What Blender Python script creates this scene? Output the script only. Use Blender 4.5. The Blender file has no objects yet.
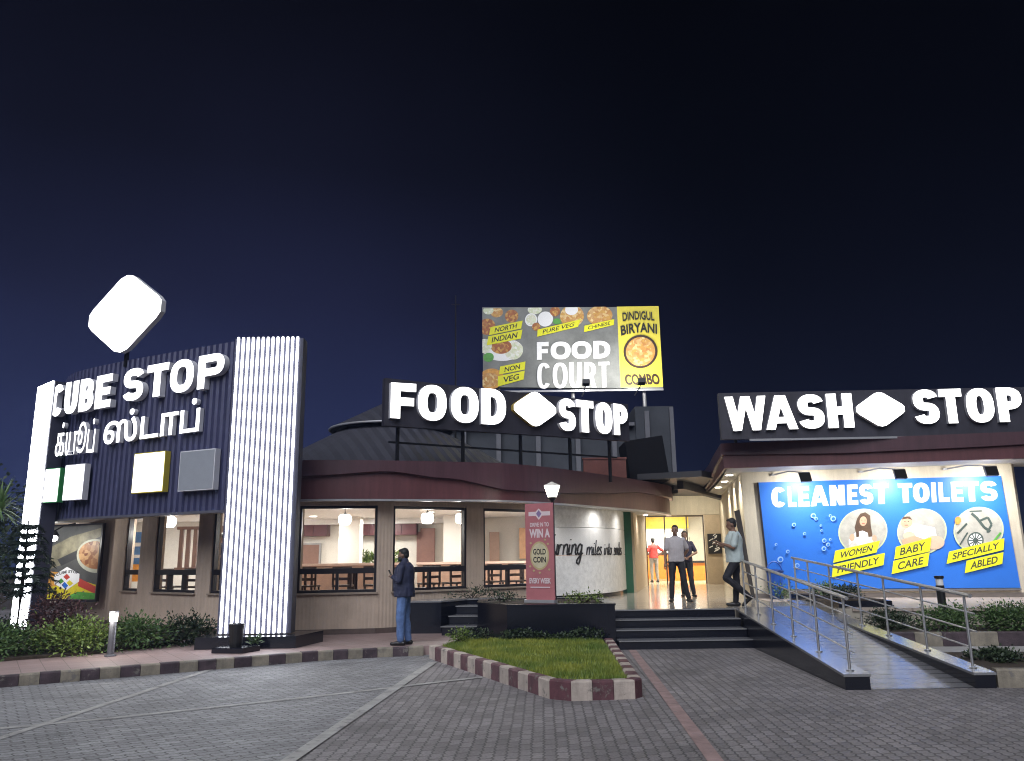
import bpy, bmesh, math, random
import numpy as np
from mathutils import Vector, Matrix

random.seed(7)
R = math.radians
sc = bpy.context.scene
COL = sc.collection

# ------------------------------------------------------------------ camera, sky, light, exposure
cam_d = bpy.data.cameras.new('camera')
cam_d.sensor_width = 36.0
cam_d.lens = 28.125
cam_d.clip_start = 0.05
cam_d.clip_end = 2000
cam = bpy.data.objects.new('camera', cam_d)
COL.objects.link(cam)
cam.matrix_world = (Matrix.Translation((0, 0, 1.6)) @ Matrix.Rotation(R(90 + 12.45), 4, 'X')
                    @ Matrix.Rotation(R(-0.8), 4, 'Z'))
sc.camera = cam

world = bpy.data.worlds.new('World')
sc.world = world
world.use_nodes = True
wn, wl = world.node_tree.nodes, world.node_tree.links
wn.clear()
w_out = wn.new('ShaderNodeOutputWorld')
w_bg = wn.new('ShaderNodeBackground')
w_tc = wn.new('ShaderNodeTexCoord')
w_sep = wn.new('ShaderNodeSeparateXYZ')
w_rmp = wn.new('ShaderNodeValToRGB')
wl.new(w_tc.outputs['Generated'], w_sep.inputs[0])
wl.new(w_sep.outputs['Z'], w_rmp.inputs[0])
el = w_rmp.color_ramp.elements
el[0].position, el[0].color = 0.0, (0.0050, 0.0070, 0.0205, 1)
el[1].position, el[1].color = 0.62, (0.0005, 0.0005, 0.0012, 1)
for p_, c_ in ((0.16, (0.0037, 0.0049, 0.0150, 1)), (0.30, (0.0021, 0.0025, 0.0074, 1)), (0.45, (0.0009, 0.0010, 0.0027, 1))):
    e_ = w_rmp.color_ramp.elements.new(p_)
    e_.color = c_
# sky painted brighter towards the lit tower, standing in for its bloom
w_dot = wn.new('ShaderNodeVectorMath'); w_dot.operation = 'DOT_PRODUCT'
w_dot.inputs[1].default_value = Vector((-0.46, 0.82, 0.15)).normalized()
wl.new(w_tc.outputs['Generated'], w_dot.inputs[0])
w_mr = wn.new('ShaderNodeMapRange')
w_mr.inputs['From Min'].default_value = 0.68
w_mr.inputs['From Max'].default_value = 1.0
w_mr.inputs['To Min'].default_value = 0.45
w_mr.inputs['To Max'].default_value = 2.7
w_mr.interpolation_type = 'SMOOTHSTEP'
wl.new(w_dot.outputs['Value'], w_mr.inputs['Value'])
wl.new(w_rmp.outputs[0], w_bg.inputs['Color'])
w_nz = wn.new('ShaderNodeTexNoise')
w_nz.inputs['Scale'].default_value = 2.2
w_nz.inputs['Detail'].default_value = 5
wl.new(w_tc.outputs['Generated'], w_nz.inputs['Vector'])
w_m2 = wn.new('ShaderNodeMapRange')
w_m2.inputs['From Min'].default_value = 0.3; w_m2.inputs['From Max'].default_value = 0.7
w_m2.inputs['To Min'].default_value = 0.78; w_m2.inputs['To Max'].default_value = 1.22
wl.new(w_nz.outputs['Fac'], w_m2.inputs['Value'])
w_mm = wn.new('ShaderNodeMath'); w_mm.operation = 'MULTIPLY'
wl.new(w_mr.outputs[0], w_mm.inputs[0]); wl.new(w_m2.outputs[0], w_mm.inputs[1])
wl.new(w_mm.outputs[0], w_bg.inputs['Strength'])
wl.new(w_bg.outputs[0], w_out.inputs['Surface'])

sun_d = bpy.data.lights.new('night_fill_sun', 'SUN')  # soft sun added as fill for paving and walls, standing for unseen floodlights
sun_d.energy = 1.42
sun_d.angle = R(50)
sun_d.color = (0.90, 0.93, 1.0)
sun = bpy.data.objects.new('night_fill_sun', sun_d)
COL.objects.link(sun)
sun.rotation_euler = (R(48), 0, R(-12))
sun['kind'] = 'structure'

sc.view_settings.view_transform = 'Standard'
sc.view_settings.look = 'None'
sc.view_settings.exposure = 1.0
sc.view_settings.gamma = 1
sc.view_settings.use_curve_mapping = False
sc.render.engine = 'CYCLES'
sc.cycles.use_denoising = True
sc.cycles.max_bounces = 7
sc.cycles.transparent_max_bounces = 12
sc.cycles.sample_clamp_indirect = 4.0
sc.cycles.blur_glossy = 0.6
sc.cycles.pixel_filter_type = 'BLACKMAN_HARRIS'
sc.cycles.filter_width = 1.1
sc.cycles.caustics_reflective = False
sc.cycles.caustics_refractive = False
sc.cycles.volume_bounces = 0
HAZE = 0.0014

# ------------------------------------------------------------------ materials
MATS = {}


def weather(m, streak=0.0, chips=None, cscale=9.0, thr=0.60):
    """rain streaks down a wall, or paint chipped to the concrete beneath"""
    n, l = m.node_tree.nodes, m.node_tree.links
    b = n['Principled BSDF']
    src = b.inputs['Base Color'].links[0].from_socket
    tc = n.new('ShaderNodeTexCoord')
    if streak > 0:
        mp = n.new('ShaderNodeMapping'); mp.inputs['Scale'].default_value = (5.0, 5.0, 0.45)
        l.new(tc.outputs['Object'], mp.inputs[0])
        nz = n.new('ShaderNodeTexNoise'); nz.inputs['Scale'].default_value = 1.6; nz.inputs['Detail'].default_value = 7; nz.inputs['Roughness'].default_value = 0.7
        l.new(mp.outputs[0], nz.inputs['Vector'])
        mr = n.new('ShaderNodeMapRange'); mr.inputs['From Min'].default_value = 0.32; mr.inputs['From Max'].default_value = 0.68
        mr.inputs['To Min'].default_value = 1 - streak; mr.inputs['To Max'].default_value = 1 + streak * 0.5
        l.new(nz.outputs['Fac'], mr.inputs['Value'])
        v = n.new('ShaderNodeVectorMath'); v.operation = 'SCALE'
        l.new(src, v.inputs[0]); l.new(mr.outputs[0], v.inputs['Scale'])
        src = v.outputs[0]
    if chips:
        nz = n.new('ShaderNodeTexNoise'); nz.inputs['Scale'].default_value = cscale; nz.inputs['Detail'].default_value = 8; nz.inputs['Roughness'].default_value = 0.75
        l.new(tc.outputs['Object'], nz.inputs['Vector'])
        mr = n.new('ShaderNodeMapRange'); mr.inputs['From Min'].default_value = thr; mr.inputs['From Max'].default_value = thr + 0.05
        l.new(nz.outputs['Fac'], mr.inputs['Value'])
        mx = n.new('ShaderNodeMix'); mx.data_type = 'RGBA'
        l.new(mr.outputs[0], mx.inputs['Factor']); l.new(src, mx.inputs['A']); mx.inputs['B'].default_value = (*chips, 1)
        src = mx.outputs['Result']
    l.new(src, b.inputs['Base Color'])


def mat(name, col, rough=0.7, metal=0.0, var=0.12, scale=6.0, bump=0.0, bscale=60.0, spec=0.5, coat=0.0):
    if name in MATS:
        return MATS[name]
    m = bpy.data.materials.new(name)
    m.use_nodes = True
    n, l = m.node_tree.nodes, m.node_tree.links
    b = n['Principled BSDF']
    b.inputs['Roughness'].default_value = rough
    b.inputs['Metallic'].default_value = metal
    b.inputs['Specular IOR Level'].default_value = spec
    b.inputs['Coat Weight'].default_value = coat
    tc = n.new('ShaderNodeTexCoord')
    if var > 0:
        nz = n.new('ShaderNodeTexNoise')
        nz.inputs['Scale'].default_value = scale
        nz.inputs['Detail'].default_value = 6
        nz.inputs['Roughness'].default_value = 0.65
        l.new(tc.outputs['Object'], nz.inputs['Vector'])
        r = n.new('ShaderNodeValToRGB')
        r.color_ramp.elements[0].position = 0.3
        r.color_ramp.elements[1].position = 0.7
        r.color_ramp.elements[0].color = (*[c * (1 - var) for c in col], 1)
        r.color_ramp.elements[1].color = (*[min(1, c * (1 + var)) for c in col], 1)
        l.new(nz.outputs['Fac'], r.inputs[0])
        l.new(r.outputs[0], b.inputs['Base Color'])
    else:
        b.inputs['Base Color'].default_value = (*col, 1)
    if bump > 0:
        nb = n.new('ShaderNodeTexNoise')
        nb.inputs['Scale'].default_value = bscale
        nb.inputs['Detail'].default_value = 5
        l.new(tc.outputs['Object'], nb.inputs['Vector'])
        bp = n.new('ShaderNodeBump')
        bp.inputs['Strength'].default_value = bump
        bp.inputs['Distance'].default_value = 0.02
        l.new(nb.outputs['Fac'], bp.inputs['Height'])
        l.new(bp.outputs[0], b.inputs['Normal'])
    MATS[name] = m
    return m


def emis(name, col, strength):
    if name in MATS:
        return MATS[name]
    m = bpy.data.materials.new(name)
    m.use_nodes = True
    b = m.node_tree.nodes['Principled BSDF']
    b.inputs['Base Color'].default_value = (*[min(0.8, c) for c in col], 1)
    b.inputs['Roughness'].default_value = 0.4
    b.inputs['Emission Color'].default_value = (*col, 1)
    b.inputs['Emission Strength'].default_value = strength
    MATS[name] = m
    return m


def glass_mat():
    m = bpy.data.materials.new('window_glass')
    m.use_nodes = True
    n, l = m.node_tree.nodes, m.node_tree.links
    n.clear()
    o = n.new('ShaderNodeOutputMaterial')
    mx = n.new('ShaderNodeMixShader')
    t = n.new('ShaderNodeBsdfTransparent')
    t.inputs[0].default_value = (0.93, 0.95, 0.94, 1)
    g = n.new('ShaderNodeBsdfGlossy')
    g.inputs['Roughness'].default_value = 0.02
    f = n.new('ShaderNodeFresnel')
    f.inputs['IOR'].default_value = 1.45
    l.new(f.outputs[0], mx.inputs[0]); l.new(t.outputs[0], mx.inputs[1]); l.new(g.outputs[0], mx.inputs[2])
    l.new(mx.outputs[0], o.inputs[0])
    MATS['glass'] = m
    return m


def math_node(n, l, op, a, b=None):
    x = n.new('ShaderNodeMath'); x.operation = op
    for i, v in enumerate((a, b)):
        if v is None: continue
        if isinstance(v, (int, float)): x.inputs[i].default_value = v
        else: l.new(v, x.inputs[i])
    return x.outputs[0]


def paver_mat(name, col, rot, bw=0.20, bh=0.105, rough=0.72):
    """interlocking concrete pavers with zig-zag edges"""
    m = bpy.data.materials.new(name)
    m.use_nodes = True
    n, l = m.node_tree.nodes, m.node_tree.links
    b = n['Principled BSDF']
    tc = n.new('ShaderNodeTexCoord')
    mp = n.new('ShaderNodeMapping')
    mp.inputs['Rotation'].default_value[2] = rot
    l.new(tc.outputs['Object'], mp.inputs[0])
    sp = n.new('ShaderNodeSeparateXYZ')
    l.new(mp.outputs[0], sp.inputs[0])
    # zig-zag of both joints
    zx = math_node(n, l, 'PINGPONG', sp.outputs['X'], bw / 4)
    zy = math_node(n, l, 'PINGPONG', sp.outputs['Y'], bh / 2)
    y2 = math_node(n, l, 'ADD', sp.outputs['Y'], math_node(n, l, 'MULTIPLY', zx, 0.42))
    x2 = math_node(n, l, 'ADD', sp.outputs['X'], math_node(n, l, 'MULTIPLY', zy, 0.35))
    wob = n.new('ShaderNodeTexNoise'); wob.inputs['Scale'].default_value = 2.3
    l.new(tc.outputs['Object'], wob.inputs['Vector'])
    y2 = math_node(n, l, 'ADD', y2, math_node(n, l, 'MULTIPLY', wob.outputs['Fac'], 0.03))
    cb = n.new('ShaderNodeCombineXYZ')
    l.new(x2, cb.inputs[0]); l.new(y2, cb.inputs[1])
    br = n.new('ShaderNodeTexBrick')
    br.offset = 0.5
    br.inputs['Scale'].default_value = 1
    br.inputs['Brick Width'].default_value = bw
    br.inputs['Row Height'].default_value = bh
    br.inputs['Mortar Size'].default_value = 0.009
    br.inputs['Mortar Smooth'].default_value = 0.35
    br.inputs['Bias'].default_value = 0.0
    br.inputs['Color1'].default_value = (*[c * 0.80 for c in col], 1)
    br.inputs['Color2'].default_value = (*[c * 1.18 for c in col], 1)
    br.inputs['Mortar'].default_value = (0.10, 0.094, 0.094, 1)
    l.new(cb.outputs[0], br.inputs['Vector'])
    nz = n.new('ShaderNodeTexNoise'); nz.inputs['Scale'].default_value = 0.55
    nz.inputs['Detail'].default_value = 7; nz.inputs['Roughness'].default_value = 0.7
    l.new(tc.outputs['Object'], nz.inputs['Vector'])
    fine = n.new('ShaderNodeTexNoise'); fine.inputs['Scale'].default_value = 45
    fine.inputs['Detail'].default_value = 4
    l.new(tc.outputs['Object'], fine.inputs['Vector'])
    st = n.new('ShaderNodeMapRange')
    st.inputs['From Min'].default_value = 0.3; st.inputs['From Max'].default_value = 0.7
    st.inputs['To Min'].default_value = 0.66; st.inputs['To Max'].default_value = 1.28
    l.new(nz.outputs['Fac'], st.inputs['Value'])
    st2 = n.new('ShaderNodeMapRange')
    st2.inputs['From Min'].default_value = 0.3; st2.inputs['From Max'].default_value = 0.7
    st2.inputs['To Min'].default_value = 0.75; st2.inputs['To Max'].default_value = 1.2
    l.new(fine.outputs['Fac'], st2.inputs['Value'])
    mu = math_node(n, l, 'MULTIPLY', st.outputs[0], st2.outputs[0])
    # oil drips and worn, dusty patches
    oil = n.new('ShaderNodeTexVoronoi'); oil.inputs['Scale'].default_value = 0.75; oil.inputs['Randomness'].default_value = 1.0
    wv = n.new('ShaderNodeVectorMath'); wv.operation = 'ADD'
    l.new(tc.outputs['Object'], wv.inputs[0]); l.new(fine.outputs['Color'], wv.inputs[1])
    l.new(wv.outputs[0], oil.inputs['Vector'])
    om = n.new('ShaderNodeMapRange')
    om.inputs['From Min'].default_value = 0.06; om.inputs['From Max'].default_value = 0.20
    om.inputs['To Min'].default_value = 0.62; om.inputs['To Max'].default_value = 1.0
    l.new(oil.outputs['Distance'], om.inputs['Value'])
    mu = math_node(n, l, 'MULTIPLY', mu, om.outputs[0])
    mx = n.new('ShaderNodeVectorMath'); mx.operation = 'SCALE'
    l.new(br.outputs['Color'], mx.inputs[0]); l.new(mu, mx.inputs['Scale'])
    l.new(mx.outputs[0], b.inputs['Base Color'])
    b.inputs['Roughness'].default_value = rough
    bp = n.new('ShaderNodeBump'); bp.inputs['Strength'].default_value = 0.6
    bp.inputs['Distance'].default_value = 0.02
    h = math_node(n, l, 'SUBTRACT', math_node(n, l, 'MULTIPLY', fine.outputs['Fac'], 0.25), br.outputs['Fac'])
    l.new(h, bp.inputs['Height'])
    l.new(bp.outputs[0], b.inputs['Normal'])
    MATS[name] = m
    return m


def tile_mat(name, col, size, rough, rot=0.0, mortar=(0.25, 0.24, 0.22), var=0.06, msize=0.006):
    m = bpy.data.materials.new(name)
    m.use_nodes = True
    n, l = m.node_tree.nodes, m.node_tree.links
    b = n['Principled BSDF']
    tc = n.new('ShaderNodeTexCoord')
    mp = n.new('ShaderNodeMapping'); mp.inputs['Rotation'].default_value[2] = rot
    l.new(tc.outputs['Object'], mp.inputs[0])
    br = n.new('ShaderNodeTexBrick'); br.offset = 0.0
    br.inputs['Scale'].default_value = 1
    br.inputs['Brick Width'].default_value = size; br.inputs['Row Height'].default_value = size
    br.inputs['Mortar Size'].default_value = msize
    br.inputs['Color1'].default_value = (*[c * (1 - var) for c in col], 1)
    br.inputs['Color2'].default_value = (*[c * (1 + var) for c in col], 1)
    br.inputs['Mortar'].default_value = (*mortar, 1)
    l.new(mp.outputs[0], br.inputs['Vector'])
    nz = n.new('ShaderNodeTexNoise'); nz.inputs['Scale'].default_value = 3.0; nz.inputs['Detail'].default_value = 6
    l.new(tc.outputs['Object'], nz.inputs['Vector'])
    mr = n.new('ShaderNodeMapRange'); mr.inputs['To Min'].default_value = 0.75; mr.inputs['To Max'].default_value = 1.2
    l.new(nz.outputs['Fac'], mr.inputs['Value'])
    mx = n.new('ShaderNodeVectorMath'); mx.operation = 'SCALE'
    l.new(br.outputs['Color'], mx.inputs[0]); l.new(mr.outputs[0], mx.inputs['Scale'])
    l.new(mx.outputs[0], b.inputs['Base Color'])
    rr = n.new('ShaderNodeMapRange')
    rr.inputs['To Min'].default_value = rough * 0.7; rr.inputs['To Max'].default_value = min(1, rough * 1.4)
    l.new(nz.outputs['Fac'], rr.inputs['Value'])
    l.new(rr.outputs[0], b.inputs['Roughness'])
    MATS[name] = m
    return m


def ridge_mat(name, col, period, axis, rough=0.5, depth=0.02, z_axis=False, metal=0.0):
    """ridged sheet: lines repeat along a direction in object space"""
    m = mat(name, col, rough, metal, 0.1, 3.0)
    n, l = m.node_tree.nodes, m.node_tree.links
    tc = n.new('ShaderNodeTexCoord')
    d = n.new('ShaderNodeVectorMath'); d.operation = 'DOT_PRODUCT'
    d.inputs[1].default_value = axis
    l.new(tc.outputs['Object'], d.inputs[0])
    pp = math_node(n, l, 'PINGPONG', d.outputs['Value'], period / 2)
    s = math_node(n, l, 'MULTIPLY', pp, 2 / period)
    bp = n.new('ShaderNodeBump'); bp.inputs['Strength'].default_value = 1.0
    bp.inputs['Distance'].default_value = depth
    l.new(s, bp.inputs['Height'])
    l.new(bp.outputs[0], n['Principled BSDF'].inputs['Normal'])
    return m


def food_mat(name, c1, c2, c3, scale=14.0):
    m = bpy.data.materials.new(name)
    m.use_nodes = True
    n, l = m.node_tree.nodes, m.node_tree.links
    b = n['Principled BSDF']
    tc = n.new('ShaderNodeTexCoord')
    v = n.new('ShaderNodeTexVoronoi'); v.inputs['Scale'].default_value = scale
    l.new(tc.outputs['Object'], v.inputs['Vector'])
    r = n.new('ShaderNodeValToRGB')
    r.color_ramp.elements[0].color = (*c1, 1); r.color_ramp.elements[1].color = (*c2, 1)
    e = r.color_ramp.elements.new(0.5); e.color = (*c3, 1)
    sp = n.new('ShaderNodeSeparateColor')
    l.new(v.outputs['Color'], sp.inputs[0])
    l.new(sp.outputs[0], r.inputs[0])
    l.new(r.outputs[0], b.inputs['Base Color'])
    b.inputs['Roughness'].default_value = 0.45
    MATS[name] = m
    return m


def leaf_mat(name, c1, c2):
    m = bpy.data.materials.new(name)
    m.use_nodes = True
    n, l = m.node_tree.nodes, m.node_tree.links
    b = n['Principled BSDF']
    g = n.new('ShaderNodeNewGeometry')
    r = n.new('ShaderNodeValToRGB')
    r.color_ramp.elements[0].color = (*c1, 1); r.color_ramp.elements[1].color = (*c2, 1)
    l.new(g.outputs['Random Per Island'], r.inputs[0])
    l.new(r.outputs[0], b.inputs['Base Color'])
    b.inputs['Roughness'].default_value = 0.55
    MATS[name] = m
    return m


GLASS = glass_mat()

M_PAVE = paver_mat('grey_pavers', (0.225, 0.207, 0.212), R(92))
M_BAY = paver_mat('bay_pavers', (0.26, 0.26, 0.27), R(-33))
M_LINE = mat('pale_paver_line', (0.36, 0.35, 0.34), 0.75, var=0.3, scale=4, bump=0.3)
M_PINKLINE = mat('pink_paver_line', (0.32, 0.22, 0.21), 0.75, var=0.3, scale=4, bump=0.3)
M_WALK = tile_mat('pink_walk_tile', (0.30, 0.215, 0.205), 0.3, 0.6, R(-33), mortar=(0.17, 0.13, 0.12))
M_KBLK = mat('kerb_black', (0.062, 0.042, 0.050), 0.6, var=0.5, scale=5, bump=0.3)
M_KYEL = mat('kerb_dull_yellow', (0.24, 0.21, 0.165), 0.7, var=0.35, scale=5, bump=0.3)
M_KMAR = mat('kerb_maroon', (0.115, 0.045, 0.055), 0.65, var=0.35, scale=6, bump=0.3)
M_KCRM = mat('kerb_cream', (0.46, 0.39, 0.34), 0.7, var=0.22, scale=6, bump=0.3)
M_GRAN = mat('black_granite', (0.009, 0.010, 0.016), 0.16, var=0.5, scale=90, spec=0.5)
M_GRANTOP = mat('grey_granite', (0.20, 0.20, 0.21), 0.18, var=0.25, scale=80, spec=0.5)
M_FLOOR = tile_mat('polished_floor_tile', (0.40, 0.36, 0.30), 0.6, 0.13, 0.0, mortar=(0.22, 0.2, 0.17), msize=0.004)
M_TERR = tile_mat('terrace_tile', (0.40, 0.33, 0.28), 0.4, 0.5, R(-12), mortar=(0.25, 0.2, 0.17))
M_SOIL = mat('soil', (0.045, 0.032, 0.022), 0.95, var=0.4, scale=12, bump=0.8, bscale=25)
M_TURF = mat('turf_soil', (0.10, 0.16, 0.035), 0.95, var=0.35, scale=2.5, bump=0.6, bscale=40)
M_WALL = ridge_mat('beige_wall', (0.52, 0.41, 0.325), 0.075, (0.97, 0.25, 0), 0.75, 0.006)
M_CREAM = mat('cream_wall', (0.60, 0.535, 0.42), 0.7, var=0.06, scale=2, bump=0.08)
M_FRAME = mat('dark_window_frame', (0.018, 0.015, 0.018), 0.35, var=0.2)
M_MAROON = mat('maroon_fascia', (0.125, 0.048, 0.052), 0.36, var=0.12, scale=1.2, spec=0.5)
M_MAROOND = mat('dark_maroon_fascia', (0.085, 0.040, 0.050), 0.36, var=0.12, scale=1.2, spec=0.5)
M_SOFFIT = mat('white_soffit', (0.55, 0.53, 0.5), 0.6, var=0.06)
M_TRIM = mat('grey_metal_trim', (0.42, 0.42, 0.44), 0.35, 0.4, var=0.08)
M_ROOFT = ridge_mat('grey_roof_sheet', (0.055, 0.055, 0.070), 0.28, (0.9, 0.43, 0), 0.5, 0.05)
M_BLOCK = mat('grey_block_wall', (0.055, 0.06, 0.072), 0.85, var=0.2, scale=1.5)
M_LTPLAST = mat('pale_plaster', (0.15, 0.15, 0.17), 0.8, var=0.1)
M_BRICKR = mat('red_brown_paint', (0.16, 0.055, 0.045), 0.7, var=0.2)
M_BLKMET = mat('black_metal', (0.015, 0.015, 0.017), 0.4, 0.3, var=0.2)
M_DKPLAS = mat('black_plastic', (0.012, 0.012, 0.013), 0.45, var=0.15)
M_STEEL = mat('stainless_steel', (0.62, 0.62, 0.63), 0.42, 1.0, var=0.06)
M_CLAD = ridge_mat('navy_ribbed_cladding', (0.052, 0.055, 0.13), 0.16, (0.894, -0.447, 0), 0.4, 0.05)
M_PANEL = mat('charcoal_sign_panel', (0.042, 0.040, 0.054), 0.5, var=0.15, scale=3)
M_LETSIDE = mat('letter_return_white', (0.72, 0.72, 0.76), 0.4, var=0.04)
E_SIGN = emis('sign_face_glow', (1.0, 0.98, 0.96), 1.7)
E_SIGNT = emis('tower_letter_glow', (0.97, 0.98, 1.0), 1.6)
E_STRIP = emis('led_strip_glow', (0.91, 0.94, 1.0), 5.5)
E_EMB = emis('emblem_glow', (1.0, 0.99, 0.97), 2.2)
E_BOXW = emis('white_box_glow', (0.98, 0.99, 1.0), 2.0)
E_BOXY = emis('yellow_box_glow', (1.0, 1.0, 0.80), 1.6)
E_GLOBE = emis('globe_glow', (1.0, 0.95, 0.88), 2.5)
E_DOWN = emis('downlight_glow', (1.0, 0.95, 0.85), 8.0)
E_LANT = emis('lantern_glow', (1.0, 0.93, 0.82), 6.0)
E_LED = emis('floodlight_glow', (1.0, 0.98, 0.95), 12.0)
E_MENU = emis('menu_screen_glow', (1.0, 0.97, 0.86), 1.8)
M_GREEN = mat('green_box_side', (0.05, 0.33, 0.09), 0.4, var=0.05)
M_GREYBOX = mat('unlit_box_face', (0.32, 0.34, 0.38), 0.4, var=0.05)
M_YELBOX = mat('yellow_box_edge', (0.55, 0.45, 0.05), 0.4, var=0.05)
M_WHITE = mat('white_paint', (0.8, 0.8, 0.8), 0.5, var=0.03)
M_PRINTW = mat('print_white', (0.86, 0.86, 0.86), 0.5, var=0.0)
M_PRINTK = mat('print_black', (0.016, 0.015, 0.014), 0.5, var=0.0)


for m_ in (M_KBLK, M_KYEL, M_KMAR, M_KCRM): weather(m_, 0.25, (0.17, 0.155, 0.14), 7.0, 0.58)
weather(M_MAROON, 0.22); weather(M_MAROOND, 0.22); weather(M_CREAM, 0.13); weather(M_WALL, 0.1); weather(M_PANEL, 0.25); weather(M_CLAD, 0.18)
weather(M_LINE, 0.0, (0.20, 0.19, 0.19), 5.0, 0.56); weather(M_PINKLINE, 0.0, (0.20, 0.18, 0.18), 5.0, 0.58)

# ------------------------------------------------------------------ mesh builder
class Frame:
    """local axes: x along the face, y into the wall (negative = proud of it), z up"""
    def __init__(self, o, xd):
        self.o = Vector((*o[:2], o[2] if len(o) > 2 else 0))
        self.x = Vector((xd[0], xd[1], 0)).normalized()
        self.y = Vector((-self.x.y, self.x.x, 0))

    def __call__(self, p):
        return self.o + self.x * p[0] + self.y * p[1] + Vector((0, 0, p[2]))


class MB:
    def __init__(self, T=None):
        self.bm = bmesh.new()
        self.T = T

    def v(self, p):
        q = self.T(p) if self.T else Vector(p)
        return self.bm.verts.new(q)

    def f(self, vs, mi=0):
        try:
            fc = self.bm.faces.new(vs)
            fc.material_index = mi
            return fc
        except ValueError:
            return None

    def face(self, pts, mi=0):
        return self.f([self.v(p) for p in pts], mi)

    def box(self, x0, x1, y0, y1, z0, z1, mi=0):
        a = [self.v((x, y, z)) for z in (z0, z1) for y in (y0, y1) for x in (x0, x1)]
        for q in ((0, 2, 3, 1), (4, 5, 7, 6), (0, 1, 5, 4), (2, 6, 7, 3), (0, 4, 6, 2), (1, 3, 7, 5)):
            self.f([a[i] for i in q], mi)

    def hexa(self, bot, top, mi=0):
        """prism between two loops of equal length"""
        b = [self.v(p) for p in bot]; t = [self.v(p) for p in top]
        k = len(b)
        self.f(b[::-1], mi); self.f(t, mi)
        for i in range(k):
            j = (i + 1) % k
            self.f([b[i], b[j], t[j], t[i]], mi)

    def prism(self, poly, z0, z1, mi=0, top=None):
        b = [self.v((p[0], p[1], z0)) for p in poly]; t = [self.v((p[0], p[1], z1)) for p in poly]
        k = len(b)
        self.f(b[::-1], mi); self.f(t, mi if top is None else top)
        for i in range(k):
            j = (i + 1) % k
            self.f([b[i], b[j], t[j], t[i]], mi)

    def plate(self, pts2, y0, y1, mi=0, side=None):
        """outline in x,z given thickness from y0 (front) to y1 (back)"""
        a = [self.v((p[0], y0, p[1])) for p in pts2]; b = [self.v((p[0], y1, p[1])) for p in pts2]
        k = len(a)
        self.f(a, mi); self.f(b[::-1], mi if side is None else side)
        for i in range(k):
            j = (i + 1) % k
            self.f([a[i], b[i], b[j], a[j]], mi if side is None else side)

    def tube(self, pts, r, seg=8, mi=0, cap=True):
        pts = [Vector(p) for p in pts]
        rr = r if isinstance(r, (list, tuple)) else [r] * len(pts)
        rings = []
        for i, p in enumerate(pts):
            d = (pts[min(i + 1, len(pts) - 1)] - pts[max(i - 1, 0)]).normalized()
            u = d.cross(Vector((0, 0, 1)))
            if u.length < 1e-3: u = d.cross(Vector((1, 0, 0)))
            u.normalize(); w = d.cross(u)
            rings.append([self.v(p + (u * math.cos(t) + w * math.sin(t)) * rr[i])
                          for t in [2 * math.pi * k / seg for k in range(seg)]])
        for a, b in zip(rings, rings[1:]):
            for k in range(seg):
                j = (k + 1) % seg
                self.f([a[k], b[k], b[j], a[j]], mi)
        if cap:
            self.f(rings[0][::-1], mi); self.f(rings[-1], mi)

    def lathe(self, c, prof, seg=16, mi=0):
        rings = []
        for r, z in prof:
            rings.append([self.v((c[0] + r * math.cos(2 * math.pi * k / seg), c[1] + r * math.sin(2 * math.pi * k / seg), c[2] + z))
                          for k in range(seg)])
        for a, b in zip(rings, rings[1:]):
            for k in range(seg):
                j = (k + 1) % seg
                self.f([a[k], a[j], b[j], b[k]], mi)
        self.f(rings[0][::-1], mi); self.f(rings[-1], mi)

    def ell(self, c, r, seg=12, rows=8, mi=0, rot=None):
        c = Vector(c)
        prev = None
        def P(th, ph):
            q = Vector((r[0] * math.sin(th) * math.cos(ph), r[1] * math.sin(th) * math.sin(ph), r[2] * math.cos(th)))
            if rot: q = rot @ q
            return self.v(c + q)
        top = P(0, 0); bot = P(math.pi, 0)
        rings = [[P(math.pi * i / rows, 2 * math.pi * k / seg) for k in range(seg)] for i in range(1, rows)]
        for k in range(seg):
            j = (k + 1) % seg
            self.f([top, rings[0][k], rings[0][j]], mi)
            self.f([bot, rings[-1][j], rings[-1][k]], mi)
        for a, b in zip(rings, rings[1:]):
            for k in range(seg):
                j = (k + 1) % seg
                self.f([a[k], b[k], b[j], a[j]], mi)

    def loft(self, rings, seg=14, mi=0):
        """rings: (cx, cy, cz, rx, ry)"""
        rs = [[self.v((cx + rx * math.cos(2 * math.pi * k / seg), cy + ry * math.sin(2 * math.pi * k / seg), cz)) for k in range(seg)]
              for cx, cy, cz, rx, ry in rings]
        for a, b in zip(rs, rs[1:]):
            for k in range(seg):
                j = (k + 1) % seg
                self.f([a[k], a[j], b[j], b[k]], mi)
        self.f(rs[0][::-1], mi); self.f(rs[-1], mi)

    def capsule(self, a, b, ra, rb, seg=10, mi=0):
        self.tube([a, b], [ra, rb], seg, mi)
        self.ell(a, (ra,) * 3, seg, 6, mi)
        self.ell(b, (rb,) * 3, seg, 6, mi)

    def disc(self, c, rx, rz, y, mi=0, seg=24, thick=0.003, a0=0, a1=2 * math.pi):
        self.plate([(c[0] + rx * math.cos(t), c[1] + rz * math.sin(t)) for t in
                    [a0 + (a1 - a0) * k / seg for k in range(seg)]], y, y + thick, mi)

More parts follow.
